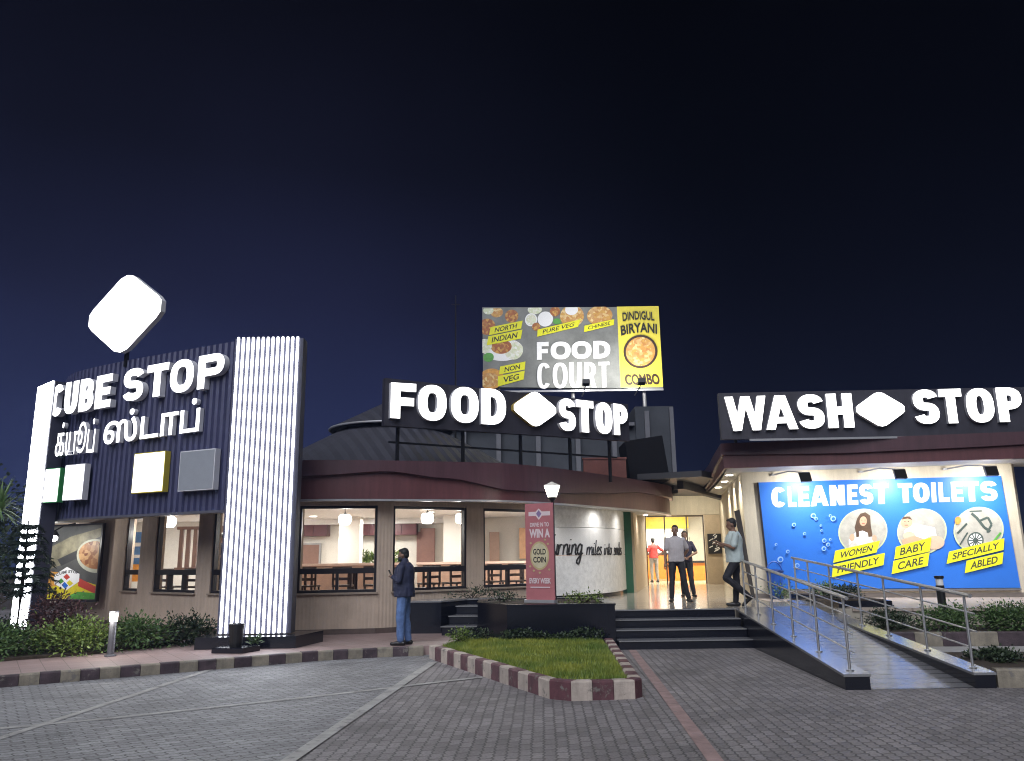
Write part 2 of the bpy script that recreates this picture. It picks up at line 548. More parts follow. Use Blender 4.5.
    def build(self, name, mats, parent=None, smooth=False, root=None, bevel=0.0, recalc=True, kind=None):
        bm = self.bm
        if recalc:
            bmesh.ops.recalc_face_normals(bm, faces=bm.faces)
        if bevel > 0:
            bmesh.ops.bevel(bm, geom=[e for e in bm.edges if e.is_manifold and e.calc_face_angle(0) > 0.5], offset=bevel,
                            segments=2, affect='EDGES', profile=0.7)
        base = Vector((0, 0, 0))
        if parent is not None:
            base = Vector(parent['base_point'])
        elif kind is None and len(bm.verts):
            co = np.array([v.co[:] for v in bm.verts])
            base = Vector((float((co[:, 0].min() + co[:, 0].max()) / 2), float((co[:, 1].min() + co[:, 1].max()) / 2), float(co[:, 2].min())))
        if base.length > 0:
            bmesh.ops.translate(bm, verts=bm.verts, vec=-base)
        me = bpy.data.meshes.new(name)
        bm.to_mesh(me); bm.free()
        for m in (mats if isinstance(mats, (list, tuple)) else [mats]):
            me.materials.append(m)
        if smooth:
            for p in me.polygons: p.use_smooth = True
        o = bpy.data.objects.new(name, me)
        COL.objects.link(o)
        if parent is not None:
            o.parent = parent
        else:
            o.location = base
        o['base_point'] = list(base)
        if kind:
            o['kind'] = kind
        return o


def thing(name, label, cat, loc, group=None, rotz=0.0):
    o = bpy.data.objects.new(name, None)
    o.empty_display_size = 0.2
    COL.objects.link(o)
    o.location = loc
    o.rotation_euler = (0, 0, rotz)
    o['label'] = label; o['category'] = cat
    if group: o['group'] = group
    o['base_point'] = [0.0, 0.0, 0.0] if rotz else list(loc)
    return o


def local_thing(name, label, cat, loc, group=None, rotz=0.0):
    o = thing(name, label, cat, loc, group, rotz)
    o['base_point'] = [0.0, 0.0, 0.0]
    return o


def tag(o, label, cat, group=None):
    o['label'] = label; o['category'] = cat
    if group: o['group'] = group
    return o


def dup(o, loc, label=None, rotz=None, parent=None):
    c = o.copy(); COL.objects.link(c)
    if parent is None:
        if loc is not None: c.location = loc
        if rotz is not None: c.rotation_euler = (0, 0, rotz)
        if label: c['label'] = label
    else:
        c.parent = parent
    for ch in list(o.children):
        dup(ch, None, parent=c)
    return c


def lamp(name, kind, loc, energy, col=(1, 0.93, 0.82), size=0.1, target=None, parent=None, spot=None, blend=0.6, size_y=None):
    d = bpy.data.lights.new(name, kind)
    d.energy = energy; d.color = col
    if kind == 'AREA':
        d.size = size
        if size_y: d.shape = 'RECTANGLE'; d.size_y = size_y
    else:
        d.shadow_soft_size = size
    if kind == 'SPOT':
        d.spot_size = spot; d.spot_blend = blend
    o = bpy.data.objects.new(name, d)
    COL.objects.link(o)
    base = Vector(parent['base_point']) if parent is not None else Vector((0, 0, 0))
    o.location = Vector(loc) - base
    if target is not None:
        o.rotation_euler = (Vector(target) - Vector(loc)).to_track_quat('-Z', 'Y').to_euler()
    if parent is not None: o.parent = parent
    return o


# ------------------------------------------------------------------ lettering
def glyph_mesh(s, bold=0.0, shear=0.0, spacing=1.0):
    c = bpy.data.curves.new('lettering_tmp', 'FONT')
    c.body = s; c.size = 1.0; c.extrude = 0.05
    c.bevel_depth = bold; c.bevel_resolution = 1
    c.shear = shear; c.space_character = spacing
    c.resolution_u = 5
    o = bpy.data.objects.new('lettering_tmp', c)
    COL.objects.link(o)
    dg = bpy.context.evaluated_depsgraph_get()
    me = bpy.data.meshes.new_from_object(o.evaluated_get(dg))
    co = np.array([v.co[:] for v in me.vertices])
    faces = [list(p.vertices) for p in me.polygons]
    bpy.data.objects.remove(o); bpy.data.curves.remove(c); bpy.data.meshes.remove(me)
    co[:, 0] = (co[:, 0] - co[:, 0].min()) / max(1e-6, np.ptp(co[:, 0]))
    co[:, 1] = (co[:, 1] - co[:, 1].min()) / max(1e-6, np.ptp(co[:, 1]))
    co[:, 2] = (co[:, 2] - co[:, 2].min()) / max(1e-6, np.ptp(co[:, 2]))
    return co, faces


def text_map(mb, s, fn, bold=0.0, mi=0, side=None, shear=0.0, spacing=1.0):
    """fn(a, b, c): a,b in 0..1 over the word's box, c 0 (back)..1 (front) -> builder coordinates"""
    co, faces = glyph_mesh(s, bold, shear, spacing)
    vs = [mb.v(fn(float(a), float(b), float(c))) for a, b, c in co]
    zc = co[:, 2]
    for fc in faces:
        front = min(zc[i] for i in fc) > 0.55
        mb.f([vs[i] for i in fc], mi if (front or side is None) else side)


def text_box(mb, s, x0, x1, z0, z1, yf, th, bold=0.06, mi=0, side=None, shear=0.0, spacing=1.0, slope=0.0):
    text_map(mb, s, lambda a, b, c: (x0 + (x1 - x0) * a, yf + th * (1 - c), z0 + (z1 - z0) * b + slope * a), bold, mi, side, shear, spacing)


def heavy_strokes(ch, w, h, tr=0.285, sr=0.225):
    """block capital as pen strokes in a w x h box: ('path', points, closed) or ('poly', points)"""
    t = min(tr * h, 0.41 * w) if ch != 'I' else min(w, tr * h)
    s_ = sr * h
    def arc(cx, cz, rx, rz, a0, a1, n=20, e=0.80):
        out = []
        for k in range(n + 1):
            a = R(a0 + (a1 - a0) * k / n); c, q = math.cos(a), math.sin(a)
            out.append((cx + rx * math.copysign(abs(c) ** e, c), cz + rz * math.copysign(abs(q) ** e, q)))
        return out
    rx, rz = (w - t) / 2, (h - s_) / 2
    stem = lambda x: ('poly', [(x - t / 2, 0), (x + t / 2, 0), (x + t / 2, h), (x - t / 2, h)])
    bar = lambda z, x1, x0=t / 2: ('poly', [(x0, z - s_ / 2), (x1, z - s_ / 2), (x1, z + s_ / 2), (x0, z + s_ / 2)])
    def bowl(z0, z1, xr):
        xm = xr - t / 2 - min((xr - t) * 0.75, (z1 - z0) * 0.62)
        xm = max(xm, t / 2)
        return ('path', [(t / 2, z0)] + arc(xm, (z0 + z1) / 2, xr - t / 2 - xm, (z1 - z0) / 2, -90, 90) + [(t / 2, z1)], False)
    slab = lambda xt, xb, k=1.0: ('poly', [(xb - t * k / 2, 0), (xb + t * k / 2, 0), (xt + t * k / 2, h), (xt - t * k / 2, h)])
    if ch == 'O': return [('path', arc(w / 2, h / 2, rx, rz, 0, 360, 40)[:-1], True)]
    if ch == 'C': return [('path', arc(w / 2, h / 2, rx, rz, 38, 322, 34), False)]
    if ch == 'U': return [('path', [(t / 2, h)] + arc(w / 2, rz * 0.8 + s_ / 2, rx, rz * 0.8, 180, 360, 24) + [(w - t / 2, h)], False)]
    if ch == 'D': return [stem(t / 2), bowl(s_ / 2, h - s_ / 2, w)]
    if ch == 'P': return [stem(t / 2), bowl(h * .36 + s_ / 2, h - s_ / 2, w)]
    if ch == 'R': return [stem(t / 2), bowl(h * .40 + s_ / 2, h - s_ / 2, w * .97), ('poly', [(w - t, 0), (w, 0), (w * .62 + t * .3, h * .5), (w * .62 - t * .7, h * .5)])]
    if ch == 'B': return [stem(t / 2), bowl(s_ / 2, h * .5, w), bowl(h * .5, h - s_ / 2, w * .95)]
    if ch == 'E': return [stem(t / 2), bar(s_ / 2, w), bar(h / 2, w * .92), bar(h - s_ / 2, w)]
    if ch == 'F': return [stem(t / 2), bar(h * .48, w * .92), bar(h - s_ / 2, w)]
    if ch == 'L': return [stem(t / 2), bar(s_ / 2, w)]
    if ch == 'T': return [stem(w / 2), bar(h - s_ / 2, w, 0)]
    if ch == 'I': return [stem(w / 2)]
    if ch == 'H': return [stem(t / 2), stem(w - t / 2), bar(h / 2, w - t / 2)]
    if ch == 'N': return [stem(t / 2), stem(w - t / 2), slab(t * .5, w - t * .5)]
    if ch == 'A': return [slab(w / 2 - t * .08, t * .45, .9), slab(w / 2 + t * .08, w - t * .45, .9), ('poly', [(w * .25, h * .18), (w * .75, h * .18), (w * .68, h * .36), (w * .32, h * .36)])]
    if ch == 'W': return [slab(t * .42, w * .27, .84), slab(w * .48, w * .28, .74), slab(w * .52, w * .72, .74), slab(w - t * .42, w * .73, .84)]
    if ch == 'S':
        ru = (h / 2 - s_ / 2) / 2
        up = arc(w / 2, h / 2 + ru, rx, ru, 14, 270, 24)
        lo = arc(w / 2, h / 2 - ru, rx, ru, 90, -166, 24)
        return [('path', up + lo[1:], False)]
    return []


def heavy_letter(mb, ch, w, h, fn, th, mi=0, side=1, step=0.0006, tr=0.285, sr=0.225):
    """fn(x, z, d): d metres behind the letter's front"""
    for k, st_ in enumerate(heavy_strokes(ch, w, h, tr, sr)):
        d0 = k * step
        if st_[0] == 'poly':
            pts = st_[1]
            a = [mb.v(fn(x, z, d0)) for x, z in pts]; b = [mb.v(fn(x, z, th + d0)) for x, z in pts]
            mb.f(a, mi); mb.f(b[::-1], side)
            for i in range(len(a)):
                q = (i + 1) % len(a); mb.f([a[i], b[i], b[q], a[q]], side)
            continue
        pts, closed = st_[1], st_[2]
        t = min(tr * h, 0.41 * w) / 2; s2 = sr * h / 2
        n = len(pts); row = []
        for i in range(n):
            if closed: p0, p1 = pts[i - 1], pts[(i + 1) % n]
            else: p0, p1 = pts[max(0, i - 1)], pts[min(n - 1, i + 1)]
            dx, dz = p1[0] - p0[0], p1[1] - p0[1]
            L = math.hypot(dx, dz) or 1
            ox, oz = -dz / L * t, dx / L * s2
            x, z = pts[i]
            cl_ = lambda px, pz: (min(max(px, 0), w), min(max(pz, 0), h))
            o_, i_ = cl_(x + ox, z + oz), cl_(x - ox, z - oz)
            row.append([mb.v(fn(*o_, d0)), mb.v(fn(*i_, d0)), mb.v(fn(*o_, th + d0)), mb.v(fn(*i_, th + d0))])
        for i in range(n if closed else n - 1):
            A, B = row[i], row[(i + 1) % n]
            mb.f([A[0], A[1], B[1], B[0]], mi); mb.f([A[2], B[2], B[3], A[3]], side)
            mb.f([A[0], B[0], B[2], A[2]], side); mb.f([A[1], A[3], B[3], B[1]], side)
        if not closed:
            for A in (row[0], row[-1]): mb.f([A[0], A[2], A[3], A[1]], side)


def letters(mb, word, boxes, zfn, yf, th, bold=0, mi=0, side=1):
    """heavy sign capitals, each letter filling its own box; zfn(x) -> (bottom, top)"""
    for chx, (x0, x1) in zip(word, boxes):
        lo, hi = zfn((x0 + x1) / 2)
        h = hi - lo
        def fn(x, z, d, x0=x0, h=h):
            l2, h2 = zfn(x0 + x)
            return (x0 + x, yf + d, l2 + (h2 - l2) * z / h)
        heavy_letter(mb, chx, x1 - x0, h, fn, th, mi, side)


def text_quad(mb, s, q, yf, th=0.004, bold=0.02, mi=0, arch=0.0):
    """q: TL, TR, BR, BL in face coordinates (x, z)"""
    def fn(a, b, c):
        x = (q[3][0] * (1 - a) + q[2][0] * a) * (1 - b) + (q[0][0] * (1 - a) + q[1][0] * a) * b
        z = (q[3][1] * (1 - a) + q[2][1] * a) * (1 - b) + (q[0][1] * (1 - a) + q[1][1] * a) * b
        z += arch * (1 - (2 * a - 1) ** 2)
        return (x, yf + th * (1 - c), z)
    text_map(mb, s, fn, bold, mi)


def homography(quad, w, h):
    """print artwork: measured picture corners TL,TR,BR,BL -> face coordinates 0..w, 0..h"""
    dst = [(0, h), (w, h), (w, 0), (0, 0)]
    A, B = [], []
    for (u, v), (x, y) in zip(quad, dst):
        A.append([u, v, 1, 0, 0, 0, -u * x, -v * x]); B.append(x)
        A.append([0, 0, 0, u, v, 1, -u * y, -v * y]); B.append(y)
    H = np.linalg.solve(np.array(A, float), np.array(B, float))
    def f(u, v):
        k = H[6] * u + H[7] * v + 1
        return ((H[0] * u + H[1] * v + H[2]) / k, (H[3] * u + H[4] * v + H[5]) / k)
    return f


def clip(poly, w, h):
    def cut(p, inside, inter):
        out = []
        for i in range(len(p)):
            a, b = p[i - 1], p[i]
            if inside(b):
                if not inside(a): out.append(inter(a, b))
                out.append(b)
            elif inside(a): out.append(inter(a, b))
        return out
    def ix(x): return lambda a, b: (x, a[1] + (b[1] - a[1]) * (x - a[0]) / (b[0] - a[0]))
    def iz(z): return lambda a, b: (a[0] + (b[0] - a[0]) * (z - a[1]) / (b[1] - a[1]), z)
    for ins, it in ((lambda p: p[0] >= 0, ix(0)), (lambda p: p[0] <= w, ix(w)), (lambda p: p[1] >= 0, iz(0)), (lambda p: p[1] <= h, iz(h))):
        if not poly: break
        poly = cut(poly, ins, it)
    return poly


class Print:
    """flat printed artwork on a board: thin layers on the board's front"""
    def __init__(self, mb, quad, w, h, y0=0.0, x0=0.0, z0=0.0):
        self.mb, self.h_, self.w, self.h = mb, homography(quad, w, h), w, h
        self.y, self.x0, self.z0 = y0, x0, z0
        self.mats = []

    def mi(self, m):
        if m not in self.mats: self.mats.append(m)
        return self.mats.index(m)

    def P(self, u, v):
        x, z = self.h_(u, v)
        return (x + self.x0, z + self.z0)

    def _next(self):
        self.y -= 0.0005
        return self.y

    def poly(self, pts, m, conv=True):
        q = clip([self.h_(*p) for p in pts], self.w, self.h) if conv else pts
        if len(q) < 3: return
        self.mb.plate([(x + self.x0, z + self.z0) for x, z in q], self._next(), self.y + 0.0003, self.mi(m))

    def disc(self, u, v, ru, rv, m, seg=28):
        self.poly([(u + ru * math.cos(2 * math.pi * k / seg), v + rv * math.sin(2 * math.pi * k / seg)) for k in range(seg)], m)

    def line(self, pts, wd, m):
        for a, b in zip(pts, pts[1:]):
            d = Vector((b[0] - a[0], b[1] - a[1])).normalized() * wd / 2
            self.poly([(a[0] - d.y, a[1] + d.x), (b[0] - d.y, b[1] + d.x), (b[0] + d.y, b[1] - d.x), (a[0] + d.y, a[1] - d.x)], m)

    def text(self, s, quad, m, bold=0.02, arch=0.0):
        y = self._next() - 0.0003
        text_quad(self.mb, s, [self.P(*p) for p in quad], y, 0.0006, bold, self.mi(m), arch)

    def heavy(self, word, boxes, t0, b0, slope, lean, m, tr=0.285, sr=0.225):
        y = self._next() - 0.0016; self.y -= 0.0025
        mi = self.mi(m)
        for ch_, (xa, xb) in zip(word, boxes):
            tt, bb_ = t0 + slope * (xa - boxes[0][0]), b0 + slope * (xa - boxes[0][0])
            tl, tr_, br, bl = [self.P(*q) for q in ((xa, tt), (xb, tt + slope * (xb - xa)), (xb + lean, bb_ + slope * (xb - xa)), (xa + lean, bb_))]
            w = math.hypot(tr_[0] - tl[0], tr_[1] - tl[1]); h = math.hypot(tl[0] - bl[0], tl[1] - bl[1])
            def fn(x, z, d, tl=tl, tr_=tr_, br=br, bl=bl, w=w, h=h):
                a, b = x / w, z / h
                return ((bl[0] * (1 - a) + br[0] * a) * (1 - b) + (tl[0] * (1 - a) + tr_[0] * a) * b, y + d,
                        (bl[1] * (1 - a) + br[1] * a) * (1 - b) + (tl[1] * (1 - a) + tr_[1] * a) * b)
            heavy_letter(self.mb, ch_, w, h, fn, 0.0002, mi, mi, 0.0004, tr, sr)

    def tagged(self, s, quad, mbg, mtx, inset=0.14, bold=0.02, insx=0.08):
        self.poly(quad, mbg)
        (a, b, c, d) = [Vector(p) for p in quad]
        def q(s_, t_):
            top = a.lerp(b, s_); bot = d.lerp(c, s_)
            return tuple(top.lerp(bot, t_))
        self.text(s, [q(insx, inset), q(1 - insx, inset), q(1 - insx, 1 - inset), q(insx, 1 - inset)], mtx, bold)

    def flush(self, name, parent, label=None):
        o = self.mb.build(name, self.mats, parent)
        if label: o['label'] = label
        self.mb = MB(self.mb.T); self.mats = []
        return o

    def done(self, name, parent):
        return self.mb.build(name, self.mats, parent)


def emblem(mb, cx, cz, w, h, yf, th, mi=0, side=1, shear=0.0):
    """rounded rhombus with its left and right corners cut"""
    hw, hh = w / 2, h / 2
    c = 0.14
    base = [(-hw, -hh * c), (-hw, hh * c), (-hw * 0.90, hh * c * 2.0), (-hw * c * 1.3, hh * 0.94), (0, hh), (hw * c * 1.3, hh * 0.94), (hw * 0.90, hh * c * 2.0),
            (hw, hh * c), (hw, -hh * c), (hw * 0.90, -hh * c * 2.0), (hw * c * 1.3, -hh * 0.94), (0, -hh), (-hw * c * 1.3, -hh * 0.94), (-hw * 0.90, -hh * c * 2.0)]
    mb.plate([(cx + x, cz + z + shear * x) for x, z in base][::-1], yf, yf + th, mi, side)


# ================================================================== GROUND
def ground_sheet(name, poly, z, m):
    mb = MB(); mb.face([(x, y, z) for x, y in poly])
    return mb.build(name, m, kind='structure', recalc=False)


ground_sheet('ground', [(-90, -30), (90, -30), (90, 160), (-90, 160)], -0.02, M_SOIL)
ground_sheet('paved_yard', [(-40, -12), (40, -12), (40, 30), (-40, 30)], 0.0, M_PAVE)
ground_sheet('parking_bay_paving', [(-2.15, 4.5), (-1.27, 13.2), (-1.45, 14.3), (-3.2, 13.8), (-4.8, 12.8), (-6.95, 11.35), (-12, 7.9), (-16, 5)], 0.004, M_BAY)


def line_strip(pts, w, m, z=0.008):
    mb = MB()
    for a, b in zip(pts, pts[1:]):
        d = Vector((b[0] - a[0], b[1] - a[1], 0)).normalized(); nrm = Vector((-d.y, d.x, 0)) * w / 2
        a3, b3 = Vector((*a, z)), Vector((*b, z))
        mb.face([a3 - nrm, b3 - nrm, b3 + nrm, a3 + nrm])
    return mb.build('paver_line', m, kind='structure', recalc=False)


line_strip([(-4.86, 7.9), (-4.72, 10.2), (-4.60, 13.0)], 0.10, M_LINE, 0.0085)
line_strip([(-7.6, 7.35), (-5.14, 8.5), (-4.26, 8.95), (-2.35, 10.18), (-0.45, 11.55)], 0.10, M_LINE)
line_strip([(-2.0, 5.5), (-1.30, 13.2)], 0.13, M_LINE, 0.0095)
line_strip([(2.01, 14.5), (1.45, 4.8)], 0.13, M_PINKLINE)


def kerb(name, pts, w, z0, z1, blk, m1, m2, phase=0, joint=0.006):
    """kerb stones in alternating paint along a polyline; w to the left of travel"""
    mb = MB()
    seg = []
    for a, b in zip(pts, pts[1:]):
        a, b = Vector((*a, 0)), Vector((*b, 0))
        L = (b - a).length; k = max(1, round(L / blk))
        for i in range(k):
            seg.append((a.lerp(b, i / k), a.lerp(b, (i + 1) / k)))
    for i, (a, b) in enumerate(seg):
        d = (b - a).normalized(); nl = Vector((-d.y, d.x, 0)) * w
        a2, b2 = a + d * joint / 2, b - d * joint / 2
        j = random.uniform(-0.004, 0.004)
        c = 0.018
        lo = [a2, b2, b2 + nl, a2 + nl]
        ins = nl.normalized() * c
        mid = [(p.x, p.y, z1 + j - c) for p in lo]
        top = [(p.x, p.y, z1 + j) for p in (a2 + ins, b2 + ins, b2 + nl - ins, a2 + nl - ins)]
        mi = (i + phase) % 2
        bv = [mb.v((p.x, p.y, z0)) for p in lo]; mv = [mb.v(p) for p in mid]; tv = [mb.v(p) for p in top]
        for r0, r1 in ((bv, mv), (mv, tv)):
            for q in range(4):
                mb.f([r0[q], r0[(q + 1) % 4], r1[(q + 1) % 4], r1[q]], mi)
        mb.f(tv, mi)
    return mb.build(name, [m1, m2], kind='structure')


kerb_line = [(-14.0, 6.35), (-9.0, 9.75), (-6.87, 11.18), (-5.85, 11.85), (-4.75, 12.58), (-3.2, 13.6), (-2.3, 13.95), (-1.55, 14.12)]
kerb('sidewalk_kerb', kerb_line, 0.14, 0.0, 0.155, 0.25, M_KBLK, M_KYEL)
walk = MB()
walk.prism([(x - 0.05, y + 0.12) for x, y in kerb_line] + [(-0.3, 14.4), (-0.35, 17.6), (-1.2, 18.2), (-4.0, 17.2), (-9.0, 19.6), (-16, 20), (-20, 12)], 0.0, 0.148)
walk.build('sidewalk', M_WALK, kind='structure')
bed = MB()
bed.prism([(-14, 8.9), (-8.0, 12.75), (-6.9, 13.6), (-6.25, 14.75), (-6.3, 16.4), (-9, 17.9), (-16, 17.9)], 0.1, 0.19)
bed.build('garden_bed_soil', M_SOIL, kind='structure')

# lawn island in front of the steps
lawn_kerb_line = [(-1.42, 13.75), (0.38, 9.78), (0.62, 9.62), (1.36, 9.70), (1.46, 9.84), (1.68, 14.45)]
kerb('lawn_kerb', lawn_kerb_line, 0.15, 0.0, 0.21, 0.29, M_KMAR, M_KCRM, 1)
lw = MB()
lw.prism([(-1.25, 13.8), (0.48, 9.98), (0.66, 9.80), (1.25, 9.86), (1.33, 9.95), (1.53, 14.9), (-0.2, 14.95), (-0.9, 15.9)], 0.0, 0.17)
lw.build('lawn', M_TURF, kind='structure')


def in_poly(x, y, poly):
    c = False
    for i in range(len(poly)):
        (x1, y1), (x2, y2) = poly[i - 1], poly[i]
        if (y1 > y) != (y2 > y) and x < (x2 - x1) * (y - y1) / (y2 - y1) + x1: c = not c
    return c


M_GRASS = leaf_mat('grass_blades', (0.145, 0.195, 0.028), (0.30, 0.36, 0.075))
ng, lg = M_GRASS.node_tree.nodes, M_GRASS.node_tree.links
tcg = ng.new('ShaderNodeTexCoord'); nzg = ng.new('ShaderNodeTexNoise'); nzg.inputs['Scale'].default_value = 1.7; nzg.inputs['Detail'].default_value = 4
lg.new(tcg.outputs['Object'], nzg.inputs['Vector'])
rpg = ng.new('ShaderNodeValToRGB'); rpg.color_ramp.elements[0].position = .35; rpg.color_ramp.elements[1].position = .68
rpg.color_ramp.elements[0].color = (0.5, 0.62, 0.5, 1); rpg.color_ramp.elements[1].color = (1.35, 1.12, 0.8, 1)
lg.new(nzg.outputs['Fac'], rpg.inputs[0])
mxg = ng.new('ShaderNodeVectorMath'); mxg.operation = 'MULTIPLY'
lg.new(ng['Principled BSDF'].inputs['Base Color'].links[0].from_socket, mxg.inputs[0]); lg.new(rpg.outputs[0], mxg.inputs[1])
lg.new(mxg.outputs[0], ng['Principled BSDF'].inputs['Base Color'])
gr = MB()
LP = [(-1.2, 13.75), (0.50, 10.0), (0.67, 9.84), (1.24, 9.9), (1.31, 9.98), (1.5, 14.6), (-0.2, 14.8), (-0.9, 15.3)]
rg = random.Random(3)
cnt = 0
while cnt < 42000:
    x, y = rg.uniform(-1.3, 1.55), rg.uniform(9.8, 15.3)
    if not in_poly(x, y, LP): continue
    if math.sin(x * 5.1 + y * 3.3) + math.sin(x * 2.3 - y * 4.7) < -0.7 and rg.random() < 0.8:
        cnt += 1
        continue
    a = rg.uniform(0, 6.28); h = rg.uniform(0.025, 0.075); w = rg.uniform(0.004, 0.008)
    dx, dy = math.cos(a) * w, math.sin(a) * w
    lx, ly = rg.uniform(-.03, .03), rg.uniform(-.03, .03)
    gr.face([(x - dx, y - dy, 0.165), (x + dx, y + dy, 0.165), (x + lx, y + ly, 0.17 + h)])
    cnt += 1
gr.build('grass', M_GRASS, kind='stuff', recalc=False)

# entrance platform, steps, ramp
pf = MB()
pf.prism([(1.8, 15.78), (4.2, 15.78), (4.45, 16.0), (5.8, 16.0), (5.9, 15.2), (12.5, 14.6), (14, 17), (14, 40), (3, 40), (3.2, 24.2), (3.0, 22.5), (1.8, 19.9)], 0.0, 0.6)
pf.build('entrance_floor', M_FLOOR, kind='structure')
tr = MB()
tr.prism([(6.15, 15.15), (16, 13.9), (16, 18), (11.0, 17.95), (5.5, 19.15), (5.45, 17.6), (6.1, 17.5)], 0.55, 0.604)
tr.build('terrace_paving', M_TERR, kind='structure')

st = MB()
for k in range(4):
    y0 = 14.60 + 0.36 * k
    st.box(1.8, 4.14, y0, 15.9, 0.15 * k if k else 0.0, 0.15 * (k + 1) - 0.022, 0)
    st.box(1.8, 4.14, y0 - 0.02, (y0 + 0.42) if k < 3 else 15.95, 0.15 * (k + 1) - 0.02, 0.15 * (k + 1) + (0.003 if k == 3 else 0), 1)
tag(st.build('entrance_steps', [M_GRAN, M_GRANTOP]), 'flight of four wide black granite steps up to the tiled entrance floor', 'steps')

rm = MB()
M_RAMP = mat('ramp_granite', (0.15, 0.15, 0.162), 0.24, var=0.3, scale=60)
nr, lr = M_RAMP.node_tree.nodes, M_RAMP.node_tree.links
tcr = nr.new('ShaderNodeTexCoord'); spr = nr.new('ShaderNodeSeparateXYZ'); lr.new(tcr.outputs['Object'], spr.inputs[0])
ppr = math_node(nr, lr, 'PINGPONG', spr.outputs['Y'], 0.11)
gtr = math_node(nr, lr, 'GREATER_THAN', ppr, 0.018)
bpr = nr.new('ShaderNodeBump'); bpr.inputs['Distance'].default_value = 0.03; bpr.inputs['Strength'].default_value = 0.8
brr = nr['Principled BSDF'].inputs['Base Color'].links[0].from_socket
mxr = nr.new('ShaderNodeVectorMath'); mxr.operation = 'SCALE'
lr.new(brr, mxr.inputs[0]); lr.new(math_node(nr, lr, 'ADD', math_node(nr, lr, 'MULTIPLY', gtr, 0.55), 0.45), mxr.inputs['Scale'])
lr.new(mxr.outputs[0], nr['Principled BSDF'].inputs['Base Color'])
lr.new(gtr, bpr.inputs['Height']); lr.new(bpr.outputs[0], nr['Principled BSDF'].inputs['Normal'])
ramp = thing('wheelchair_ramp', 'dark polished wheelchair ramp with low granite kerbs beside the entrance steps', 'ramp', (4.9, 13.0, 0))
rm.hexa([(4.20, 10.11, -0.01), (5.50, 10.13, -0.01), (5.75, 16.0, -0.01), (4.5, 16.0, -0.01)], [(4.20, 10.11, 0.006), (5.50, 10.13, 0.006), (5.75, 16.0, 0.602), (4.5, 16.0, 0.602)])
rm.build('ramp_surface', M_RAMP, ramp)
for k, (x0, x1, X0, X1, Y1) in enumerate(((3.92, 4.22, 4.20, 4.52, 16.0), (5.47, 5.72, 5.72, 6.05, 17.4))):
    mb = MB()
    zt = 0.61 if k == 0 else 0.64
    mb.hexa([(x0, 10.10, 0), (x1, 10.10, 0), (X1, Y1, 0), (X0, Y1, 0)], [(x0, 10.10, 0.15), (x1, 10.10, 0.15), (X1, Y1, zt - 0.03), (X0, Y1, zt - 0.03)], 0)
    mb.hexa([(x0 - .01, 10.09, 0.15), (x1 + .01, 10.09, 0.15), (X1 + .01, Y1, zt - 0.03), (X0 - .01, Y1, zt - .03)],
            [(x0 - .01, 10.09, 0.18), (x1 + .01, 10.09, 0.18), (X1 + .01, Y1, zt), (X0 - .01, Y1, zt)], 1)
    mb.build('ramp_kerb', [M_GRAN, M_GRANTOP], ramp)


def railing(label, base_fn, ts, t0, t1):
    p0 = base_fn(ts[-1])
    root = thing('handrail', label, 'handrail', tuple(p0))
    for t in ts:
        b = base_fn(t)
        mb = MB(); mb.tube([b, b + Vector((0, 0, 0.86))], 0.017, 10)
        mb.lathe(b, [(0.045, 0.0), (0.045, 0.012), (0.022, 0.016)], 12)
        mb.build('post', M_STEEL, root)
    for i, h in enumerate((0.87, 0.66, 0.45, 0.24)):
        a, b = base_fn(t0 + 0.0) + Vector((0.0, 0, h)), base_fn(t1) + Vector((0.0, 0, h))
        e = (b - a).normalized()
        mb = MB()
        if i == 0: mb.tube([a, b + e * 0.05], 0.024, 12)
        else: mb.tube([a + Vector((0.022, 0, 0)), b + e * 0.05 + Vector((0.022, 0, 0))], 0.0115, 8)
        mb.build('top_rail' if i == 0 else 'middle_rail', M_STEEL, root)
    return root


def lbase(t): return Vector((4.06, 10.2, 0.185)).lerp(Vector((4.42, 16.0, 0.61)), t)
def rbase(t): return Vector((5.60, 10.25, 0.19)).lerp(Vector((5.88, 17.4, 0.64)), t)


railing('stainless steel handrail on the ramp kerb next to the steps, by the leaning man', lbase, [0.99, 0.81, 0.63, 0.43, 0.22, 0.015], 1.0, 0.0)
railing('stainless steel handrail along the outer ramp kerb, in front of the blue toilet board', rbase, [0.98, 0.86, 0.69, 0.50, 0.355, 0.18, 0.015], 1.0, 0.0)

# black granite planters
pl = thing('granite_planter', 'large black granite planter beside the steps, carrying the post lamp', 'planter', (0.6, 15.5, 0.15))
mb = MB()
PP = [(-0.15, 14.95), (1.79, 14.9), (1.79, 17.2), (-0.2, 17.3), (-0.72, 16.9), (-0.72, 15.9)]
mb.prism(PP, 0.1, 0.73, 0)
mb.build('box', M_GRAN, pl)
cx, cy = 0.55, 16.0
mb = MB()
outer = [(cx + (x - cx) * 1.012, cy + (y - cy) * 1.012) for x, y in PP]
inner = [(cx + (x - cx) * 0.86, cy + (y - cy) * 0.86) for x, y in PP]
vo0 = [mb.v((x, y, 0.73)) for x, y in outer]; vo1 = [mb.v((x, y, 0.765)) for x, y in outer]
vi1 = [mb.v((x, y, 0.765)) for x, y in inner]; vi0 = [mb.v((x, y, 0.70)) for x, y in inner]
for i in range(6):
    j = (i + 1) % 6
    mb.f([vo0[i], vo0[j], vo1[j], vo1[i]]); mb.f([vo1[i], vo1[j], vi1[j], vi1[i]]); mb.f([vi1[i], vi1[j], vi0[j], vi0[i]])
mb.build('coping', M_GRAN, pl)
mb = MB(); mb.prism(inner, 0.732, 0.745); mb.build('soil_top', M_SOIL, pl)

